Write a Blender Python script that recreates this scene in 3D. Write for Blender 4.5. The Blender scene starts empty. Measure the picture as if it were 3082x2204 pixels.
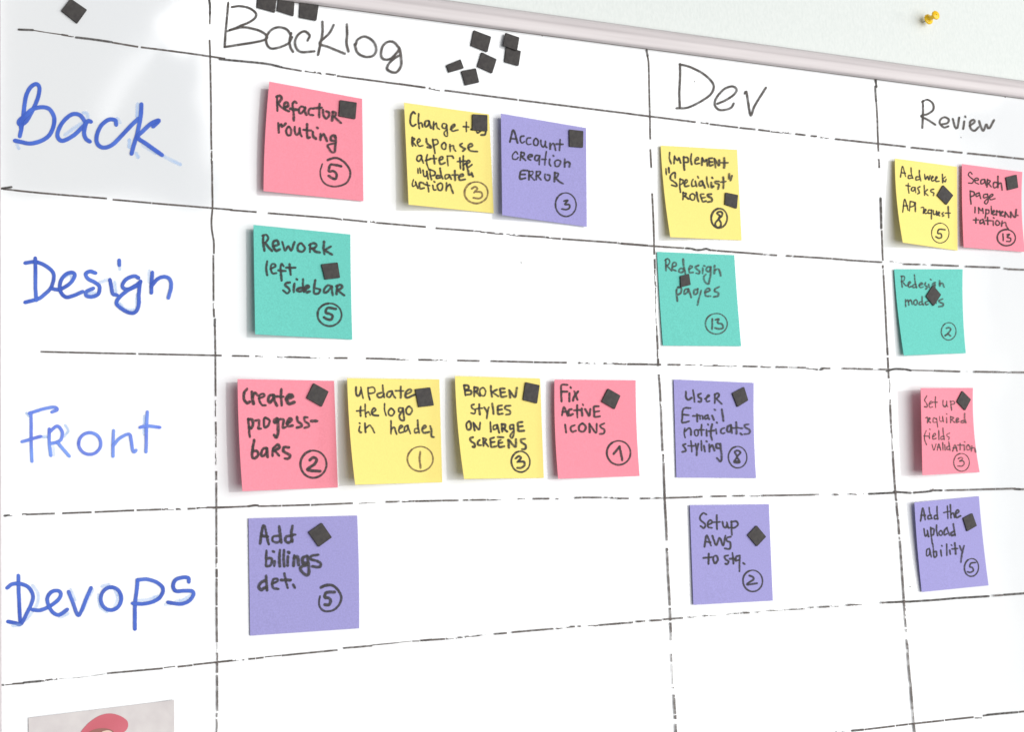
import bpy, bmesh, math, random
from mathutils import Vector, Matrix
random.seed(7)
PI = math.pi

# ------------------------------------------------------------------ camera, world, lamps, exposure
FPX, CX, CY, DIST, CAMZ = 4533.91, 1541.0, 1102.0, 0.983968, 1.5
ROT = [[0.8858676465, 0.0142772625, 0.4637183117],
       [0.0335507689, 0.9949377813, -0.0947267500],
       [-0.4627233069, 0.0994734690, 0.8809041777]]      # columns: right, down, forward in (right, down, into-wall)
scene = bpy.context.scene
COL = scene.collection


def to_world(v):
    return Vector((v[0], v[2] - DIST, CAMZ - v[1]))


def dirw(i):
    return Vector((ROT[0][i], ROT[2][i], -ROT[1][i]))


cam_data = bpy.data.cameras.new("camera")
cam = bpy.data.objects.new("camera", cam_data)
COL.objects.link(cam)
r_, d_, f_ = dirw(0), dirw(1), dirw(2)
M = Matrix(((r_.x, -d_.x, -f_.x), (r_.y, -d_.y, -f_.y), (r_.z, -d_.z, -f_.z)))
cam.matrix_world = Matrix.Translation(Vector((0, -DIST, CAMZ))) @ M.to_4x4()
cam_data.sensor_width = 36.0
cam_data.lens = FPX / 3082.0 * 36.0
cam_data.clip_start = 0.05
cam_data.clip_end = 50
scene.camera = cam


def at(px, py, h=0.0):
    """the point of the place seen at this spot of the photograph, h metres in front of the board's face"""
    d = [ROT[i][0] * (px - CX) / FPX + ROT[i][1] * (py - CY) / FPX + ROT[i][2] for i in range(3)]
    t = (DIST - h) / d[2]
    return to_world((d[0] * t, d[1] * t, d[2] * t))


world = bpy.data.worlds.new("World")
scene.world = world
world.use_nodes = True
bg = world.node_tree.nodes["Background"]
bg.inputs[0].default_value = (0.93, 0.96, 1.0, 1)
bg.inputs[1].default_value = 0.24


def lamp(name, x0, x1, z0, z1, y, radiance, color=(1, 1, 1)):
    L = bpy.data.lights.new(name, 'AREA')
    L.shape = 'RECTANGLE'
    L.size, L.size_y = x1 - x0, z1 - z0
    L.energy = radiance * PI * L.size * L.size_y
    L.color = color
    o = bpy.data.objects.new(name, L)
    COL.objects.link(o)
    o.location = ((x0 + x1) / 2, y, CAMZ + (z0 + z1) / 2)
    o.rotation_euler = (PI / 2, 0, 0)
    return o


# panes of the tall windows behind the camera and a few ceiling lamps; the glossy board mirrors them
WARM = (1.0, 0.985, 0.965)
lamp("window_light_low", -0.35, 4.35, -1.7, 1.06, -4.0, 4.4, WARM)
lamp("window_light_high", 1.46, 4.35, 1.06, 2.3, -4.0, 4.4, WARM)
for k in range(6):      # added lamp strips, ever weaker, soften the window's mirrored right edge
    lamp("window_fade_strip_light", 4.35 + k * 0.13, 4.48 + k * 0.13, -1.7, 2.1 - 0.1 * k, -4.0, 3.9 - k * 0.62, WARM)
lamp("side_window_light", 7.2, 10.4, -1.0, 1.9, -4.0, 9.0, WARM)
lamp("ceiling_tube_far", 4.50, 5.35, 1.83, 1.885, -4.2, 8.0)
lamp("ceiling_tube_farther", 4.40, 4.62, 1.945, 1.975, -4.2, 5.0)
t2 = lamp("ceiling_tube_near", 1.03, 1.47, 1.55, 1.60, -4.2, 3.0)
t2.rotation_euler = (PI / 2, math.radians(-55), 0)
t3 = lamp("ceiling_panel_light", 1.36, 1.76, 1.76, 1.92, -4.2, 6.0)
t3.rotation_euler = (PI / 2, math.radians(-38), 0)

scene.view_settings.view_transform = 'Standard'
scene.view_settings.look = 'None'
scene.view_settings.exposure = 0.0
scene.view_settings.gamma = 1.0
scene.render.engine = 'CYCLES'
scene.cycles.transparent_max_bounces = 24


# ------------------------------------------------------------------ helpers
def link(name, me, mat=None, parent=None):
    o = bpy.data.objects.new(name, me)
    COL.objects.link(o)
    if mat:
        me.materials.append(mat)
    if parent:
        o.parent = parent
        o.matrix_parent_inverse = parent.matrix_world.inverted()
    return o


WORLD_ORG = {}          # where the origin of a part stands in the world


def mesh_of(verts, faces, name, mat=None, parent=None, smooth=False):
    """ONE mesh object whose origin sits at the middle of its points (or at its parent's origin)"""
    if parent:
        org = WORLD_ORG.get(parent.name, parent.location).copy()
    else:
        org = Vector((0, 0, 0))
        for v in verts:
            org += v
        org /= len(verts)
    me = bpy.data.meshes.new(name)
    me.from_pydata([tuple(v - org) for v in verts], [], faces)
    if smooth:
        me.polygons.foreach_set("use_smooth", [True] * len(me.polygons))
    me.update()
    o = bpy.data.objects.new(name, me)
    COL.objects.link(o)
    if mat:
        me.materials.append(mat)
    if parent:
        o.parent = parent
    else:
        o.location = org
    WORLD_ORG[o.name] = org.copy()
    return o


def empty(name, loc):
    o = bpy.data.objects.new(name, None)
    COL.objects.link(o)
    o.location = loc
    o.empty_display_size = 0.02
    return o


def tag(o, label=None, cat=None, group=None, kind=None):
    for k, v in (('label', label), ('category', cat), ('group', group), ('kind', kind)):
        if v:
            o[k] = v
    return o


# ------------------------------------------------------------------ materials
def mat_new(name):
    m = bpy.data.materials.new(name)
    m.use_nodes = True
    nt = m.node_tree
    return m, nt, nt.nodes["Principled BSDF"]


def nd(nt, t, **kw):
    n = nt.nodes.new(t)
    for k, v in kw.items():
        if k in n.inputs:
            n.inputs[k].default_value = v
        else:
            setattr(n, k, v)
    return n


def noise_mix(nt, bsdf, c1, c2, scale, detail=3, lo=0.35, hi=0.65, stretch=None):
    tc = nd(nt, "ShaderNodeTexCoord")
    mp = nd(nt, "ShaderNodeMapping")
    nt.links.new(tc.outputs["Object"], mp.inputs[0])
    if stretch:
        mp.inputs["Scale"].default_value = stretch
    n = nd(nt, "ShaderNodeTexNoise", Scale=scale, Detail=detail)
    nt.links.new(mp.outputs[0], n.inputs["Vector"])
    r = nd(nt, "ShaderNodeValToRGB")
    r.color_ramp.elements[0].position, r.color_ramp.elements[1].position = lo, hi
    r.color_ramp.elements[0].color = (*c1, 1)
    r.color_ramp.elements[1].color = (*c2, 1)
    nt.links.new(n.outputs[0], r.inputs[0])
    nt.links.new(r.outputs[0], bsdf.inputs["Base Color"])
    return n, mp, r


def bump(nt, bsdf, src, strength, dist):
    b = nd(nt, "ShaderNodeBump", Strength=strength, Distance=dist)
    nt.links.new(src, b.inputs["Height"])
    nt.links.new(b.outputs[0], bsdf.inputs["Normal"])


# glossy white steel of the board
m_board, nt, b = mat_new("board_enamel")
n, mp, r = noise_mix(nt, b, (0.735, 0.755, 0.775), (0.765, 0.78, 0.79), 5, 2)
b.inputs["Roughness"].default_value = 0.055
b.inputs["Specular IOR Level"].default_value = 0.68
n2 = nd(nt, "ShaderNodeTexNoise", Scale=9.0, Detail=1.5)
nt.links.new(mp.outputs[0], n2.inputs["Vector"])
bump(nt, b, n2.outputs[0], 0.5, 0.0012)

# pale painted wall with a woven lining paper
m_wall, nt, b = mat_new("wall_lining_paper")
n, mp, r = noise_mix(nt, b, (0.65, 0.69, 0.67), (0.695, 0.73, 0.71), 420, 4, 0.3, 0.7, (1, 1, 0.55))
b.inputs["Roughness"].default_value = 0.75
bump(nt, b, n.outputs[0], 0.5, 0.0006)

m_rail, nt, b = mat_new("rail_aluminium")
noise_mix(nt, b, (0.56, 0.515, 0.52), (0.64, 0.595, 0.60), 260, 3, 0.3, 0.7, (0.03, 1, 1))
b.inputs["Metallic"].default_value = 0.0
b.inputs["Roughness"].default_value = 0.42

m_joint, nt, b = mat_new("dark_joint")
noise_mix(nt, b, (0.16, 0.14, 0.13), (0.26, 0.22, 0.21), 120)
b.inputs["Roughness"].default_value = 0.7


def paper_mat(name, c, var=0.07, fibre=900):
    m, nt, b = mat_new(name)
    c2 = tuple(min(1, x * (1 + var)) for x in c)
    c1 = tuple(x * (1 - var) for x in c)
    n, mp, r = noise_mix(nt, b, c1, c2, fibre, 4, 0.3, 0.7)
    b.inputs["Roughness"].default_value = 0.85
    b.inputs["Specular IOR Level"].default_value = 0.2
    # thin paper lets a little light through
    tr = nd(nt, "ShaderNodeBsdfTranslucent")
    nt.links.new(r.outputs[0], tr.inputs[0])
    mx = nd(nt, "ShaderNodeMixShader")
    mx.inputs[0].default_value = 0.16
    out = nt.nodes["Material Output"]
    nt.links.new(b.outputs[0], mx.inputs[1])
    nt.links.new(tr.outputs[0], mx.inputs[2])
    nt.links.new(mx.outputs[0], out.inputs[0])
    bump(nt, b, n.outputs[0], 0.25, 0.0002)
    return m


PAPER = {
    'pink': paper_mat("pink_paper", (1.0, 0.325, 0.41)),
    'yellow': paper_mat("yellow_paper", (1.0, 0.85, 0.27), 0.03),
    'purple': paper_mat("lavender_paper", (0.40, 0.375, 0.72), 0.08),
    'teal': paper_mat("teal_paper", (0.175, 0.66, 0.575), 0.08),
}

m_magnet, nt, b = mat_new("magnet_rubber")
noise_mix(nt, b, (0.042, 0.038, 0.038), (0.062, 0.057, 0.054), 300)
b.inputs["Roughness"].default_value = 0.7
b.inputs["Specular IOR Level"].default_value = 0.3


def ink_mat(name, c1, c2, opacity, scale=220, streak=0.35, rough=0.5):
    m, nt, b = mat_new(name)
    n, mp, r = noise_mix(nt, b, c1, c2, scale, 4, 0.35, 0.68)
    b.inputs["Roughness"].default_value = rough
    b.inputs["Specular IOR Level"].default_value = 0.3
    at_ = nd(nt, "ShaderNodeAttribute", attribute_name="edge")
    # how much pigment: feathered towards the stroke's edge, thinner where the pen ran dry
    n3 = nd(nt, "ShaderNodeTexNoise", Scale=scale * 1.7, Detail=3)
    nt.links.new(mp.outputs[0], n3.inputs["Vector"])
    mr = nd(nt, "ShaderNodeMapRange")
    mr.inputs["From Min"].default_value = 0.35
    mr.inputs["From Max"].default_value = 0.6
    mr.inputs["To Min"].default_value = 1 - streak
    mr.inputs["To Max"].default_value = 1.0
    nt.links.new(n3.outputs[0], mr.inputs["Value"])
    m1 = nd(nt, "ShaderNodeMath", operation='MULTIPLY')
    nt.links.new(at_.outputs["Fac"], m1.inputs[0])
    nt.links.new(mr.outputs[0], m1.inputs[1])
    m2 = nd(nt, "ShaderNodeMath", operation='MULTIPLY')
    nt.links.new(m1.outputs[0], m2.inputs[0])
    m2.inputs[1].default_value = opacity
    tr = nd(nt, "ShaderNodeBsdfTransparent")
    mx = nd(nt, "ShaderNodeMixShader")
    nt.links.new(m2.outputs[0], mx.inputs[0])
    nt.links.new(tr.outputs[0], mx.inputs[1])
    nt.links.new(b.outputs[0], mx.inputs[2])
    nt.links.new(mx.outputs[0], nt.nodes["Material Output"].inputs[0])
    return m


INK_LINE = ink_mat("grid_marker_ink", (0.07, 0.056, 0.05), (0.13, 0.105, 0.095), 0.95, 160, 0.35)
INK_DARK = ink_mat("dark_marker_ink", (0.035, 0.03, 0.028), (0.08, 0.068, 0.06), 0.93, 160, 0.3)
INK_HEAD = ink_mat("heading_marker_ink", (0.05, 0.042, 0.038), (0.095, 0.08, 0.07), 0.93, 120, 0.3)
INK_BLUE = ink_mat("blue_marker_ink", (0.022, 0.085, 0.50), (0.06, 0.16, 0.66), 0.95, 60, 0.12)
INK_BLUE2 = ink_mat("pale_blue_marker_ink", (0.10, 0.17, 0.74), (0.19, 0.36, 0.92), 0.90, 45, 0.15)
INK_GHOST = ink_mat("wiped_blue_ink", (0.22, 0.45, 0.92), (0.45, 0.66, 0.98), 0.40, 50, 0.6)
INK_NOTE = ink_mat("note_pen_ink", (0.014, 0.012, 0.013), (0.036, 0.031, 0.03), 0.95, 330, 0.35)
INK_THIN = ink_mat("dry_note_pen_ink", (0.035, 0.035, 0.033), (0.07, 0.065, 0.06), 0.84, 330, 0.5)
INK_BROWN = ink_mat("pale_note_pen_ink", (0.13, 0.075, 0.03), (0.20, 0.12, 0.05), 0.80, 300, 0.4)


# ------------------------------------------------------------------ pen strokes
def spline(pts, step):
    """Catmull-Rom through the points, resampled about every `step` px"""
    if len(pts) == 1:
        pts = [pts[0], (pts[0][0] + 0.5, pts[0][1] + 0.5)]
    P = [(2 * pts[0][0] - pts[1][0], 2 * pts[0][1] - pts[1][1])] + list(pts) + \
        [(2 * pts[-1][0] - pts[-2][0], 2 * pts[-1][1] - pts[-2][1])]
    if len(pts) > 3 and abs(pts[0][0] - pts[-1][0]) + abs(pts[0][1] - pts[-1][1]) < 1e-6:
        P[0], P[-1] = pts[-2], pts[1]
    out = []
    for i in range(1, len(P) - 2):
        p0, p1, p2, p3 = P[i - 1], P[i], P[i + 1], P[i + 2]
        L = math.hypot(p2[0] - p1[0], p2[1] - p1[1])
        n = max(1, int(L / step))
        for k in range(n):
            t = k / n
            out.append(tuple(0.5 * (2 * p1[j] + (p2[j] - p0[j]) * t + (2 * p0[j] - 5 * p1[j] + 4 * p2[j] - p3[j]) * t * t
                                    + (3 * p1[j] - p0[j] - 3 * p2[j] + p3[j]) * t ** 3) for j in (0, 1)))
    out.append(tuple(pts[-1]))
    return out


class Ink:
    """collects ribbons of ink; every ribbon lies a hair above the one drawn before it"""
    OFF = (-1.0, -0.62, 0.62, 1.0)
    EDGE = (0.0, 1.0, 1.0, 0.0)

    def __init__(self, surf, base=0.00008):
        self.v, self.f, self.e = [], [], []
        self.surf = surf
        self.h = base

    def stroke(self, pts, width, step=3.0, wob=0.10, taper=None, soft=1.0, cap=True, rag=0.0, smooth=True):
        if smooth:
            c = spline(pts, step)
        else:
            c = []
            for a, b in zip(pts[:-1], pts[1:]):
                n = max(1, int(math.hypot(b[0] - a[0], b[1] - a[1]) / step))
                c += [(a[0] + (b[0] - a[0]) * k / n, a[1] + (b[1] - a[1]) * k / n) for k in range(n)]
            c.append(pts[-1])
        if len(c) < 2:
            return
        hw = width / 2
        # half-round ends
        if cap:
            def ext(p, q, s):
                L = math.hypot(p[0] - q[0], p[1] - q[1]) or 1
                return (p[0] + (p[0] - q[0]) / L * hw * s, p[1] + (p[1] - q[1]) / L * hw * s)
            head = [(ext(c[0], c[1], s), w) for s, w in ((1.0, 0.12), (0.85, 0.53), (0.5, 0.87))]
            tail = [(ext(c[-1], c[-2], s), w) for s, w in ((0.5, 0.87), (0.85, 0.53), (1.0, 0.12))]
            seq = head + [(p, 1.0) for p in c] + tail
        else:
            seq = [(p, 1.0) for p in c]
        N = len(seq)
        base = len(self.v)
        lu = ld = 0.0
        up = dn = 1.0
        for i, (p, w) in enumerate(seq):
            a = seq[max(0, i - 1)][0]
            b_ = seq[min(N - 1, i + 1)][0]
            dx, dy = b_[0] - a[0], b_[1] - a[1]
            L = math.hypot(dx, dy) or 1
            nx, ny = -dy / L, dx / L
            lu += (random.uniform(-wob, wob) - lu) * 0.4
            ld += (random.uniform(-wob, wob) - ld) * 0.4
            if rag:
                if random.random() < rag * 0.4:
                    up = random.choice((1.0, 0.5, 0.15, -0.3))
                if random.random() < rag * 0.4:
                    dn = random.choice((1.0, 0.6, 0.3, 0.9))
            tp = 1.0
            if taper:
                s = i / (N - 1)
                tp = taper[0] + (taper[1] - taper[0]) * s
            h = self.h + 0.00003 * i / N
            for o, e in zip(self.OFF, self.EDGE):
                k = hw * w * tp * (1 + (lu if o < 0 else ld))
                if rag:
                    k *= up if o < 0 else dn
                oo = o if abs(o) == 1 else o * (1.45 - 0.45 * soft)
                k2 = k * (oo if abs(o) < 1 else o * (0.9 + 0.1 * soft))
                self.v.append(self.surf(p[0] + nx * k2, p[1] + ny * k2, h))
                self.e.append(e)
        for i in range(N - 1):
            for j in range(3):
                q = base + i * 4 + j
                self.f.append((q, q + 1, q + 5, q + 4))
        self.h += 0.000035

    def build(self, name, mat, parent, label=None):
        if not self.v:
            return None
        o = mesh_of(self.v, self.f, name, mat, parent)
        a = o.data.attributes.new("edge", 'FLOAT', 'POINT')
        a.data.foreach_set("value", self.e)
        if label:
            o['label'] = label
        return o


def flat_surf(px, py, h):
    return at(px, py, h)


S7 = 2271 / 700.0      # scale of the 700 px wide crops the measurements were taken in
S4 = 2271 / 420.0      # of the 420 px wide ones


def cv(o, pts, s):
    return [(o[0] + x / s, o[1] + y / s) for x, y in pts]


# ------------------------------------------------------------------ wall, board, rails
def box(x0, x1, y0, y1, z0, z1):
    v = [Vector((x, y, z)) for z in (z0, z1) for y in (y0, y1) for x in (x0, x1)]
    f = [(0, 2, 3, 1), (4, 5, 7, 6), (0, 1, 5, 4), (2, 6, 7, 3), (0, 4, 6, 2), (1, 3, 7, 5)]
    return v, f


WALL_Y = 0.016
wv, wf = box(-2.0, 4.5, WALL_Y, WALL_Y + 0.12, 0.0, 3.0)
wall = mesh_of(wv, wf, "wall", m_wall)
tag(wall, kind='structure')

BX0, BX1 = 0.1538, 1.78
BZ1 = CAMZ + 0.3625
BZ0 = BZ1 - 1.0
board = empty("whiteboard", (BX0, 0.0, BZ0))
tag(board, "large glossy whiteboard ruled into a task grid with black marker lines and blue row names", "whiteboard")
pv, pf = box(BX0 - 0.004, BX1 + 0.004, 0.0, 0.012, BZ0 - 0.004, BZ1 + 0.004)
mesh_of(pv, pf, "panel", m_board, board)

# rail cross-section: (outward distance from the board's edge, height in front of the board)
PROF = [(-0.0004, -0.001), (-0.0003, 0.0048), (0.0006, 0.0056), (0.0030, 0.0064), (0.0062, 0.0070), (0.0086, 0.0070), (0.0092, 0.0066), (0.0110, 0.0064),
        (0.0140, 0.0052), (0.0157, 0.0036), (0.0164, 0.0016), (0.0166, -0.004), (0.0166, -WALL_Y + 0.0006), (0.002, -WALL_Y + 0.0006)]


def rail(p0, p1, out, m0, m1):
    """a mitred rail from p0 to p1 (board corners); out is the outward direction"""
    d = (p1 - p0).normalized()
    v, f = [], []
    n = len(PROF)
    for P, sgn, mit in ((p0, -1, m0), (p1, 1, m1)):
        for o, h in PROF:
            v.append(P + out * o + d * (sgn * o * mit) + Vector((0, -h, 0)))
    for i in range(n - 1):
        f.append((i, i + 1, n + i + 1, n + i))
    f.append(tuple(range(n)))
    f.append(tuple(range(2 * n - 1, n - 1, -1)))
    o = mesh_of(v, f, "frame_rail", m_rail, board, smooth=True)
    md = o.modifiers.new("split", 'EDGE_SPLIT')
    md.split_angle = math.radians(50)
    return o


c00, c10 = Vector((BX0, 0, BZ0)), Vector((BX1, 0, BZ0))
c01, c11 = Vector((BX0, 0, BZ1)), Vector((BX1, 0, BZ1))
rail(c01, c11, Vector((0, 0, 1)), 1, 1)['label'] = "top rail of the frame, pale pinkish grey"
rail(c00, c10, Vector((0, 0, -1)), 1, 1)
rail(c00, c01, Vector((-1, 0, 0)), 1, 1)['label'] = "left rail of the frame, a pale strip at the photo's edge"
rail(c10, c11, Vector((1, 0, 0)), 1, 1)
# thin dark strip along the recessed joint of enamel and rail
sv, sf = box(BX0 + 0.0003, BX1 - 0.0003, -0.0012, -0.0001, BZ1 - 0.0006, BZ1 + 0.0002)
mesh_of(sv, sf, "joint_strip", m_joint, board)
sv, sf = box(BX0 - 0.0002, BX0 + 0.0004, -0.0005, -0.0001, BZ0 + 0.001, BZ1 - 0.0007)
mesh_of(sv, sf, "joint_strip", m_rail, board)

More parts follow.
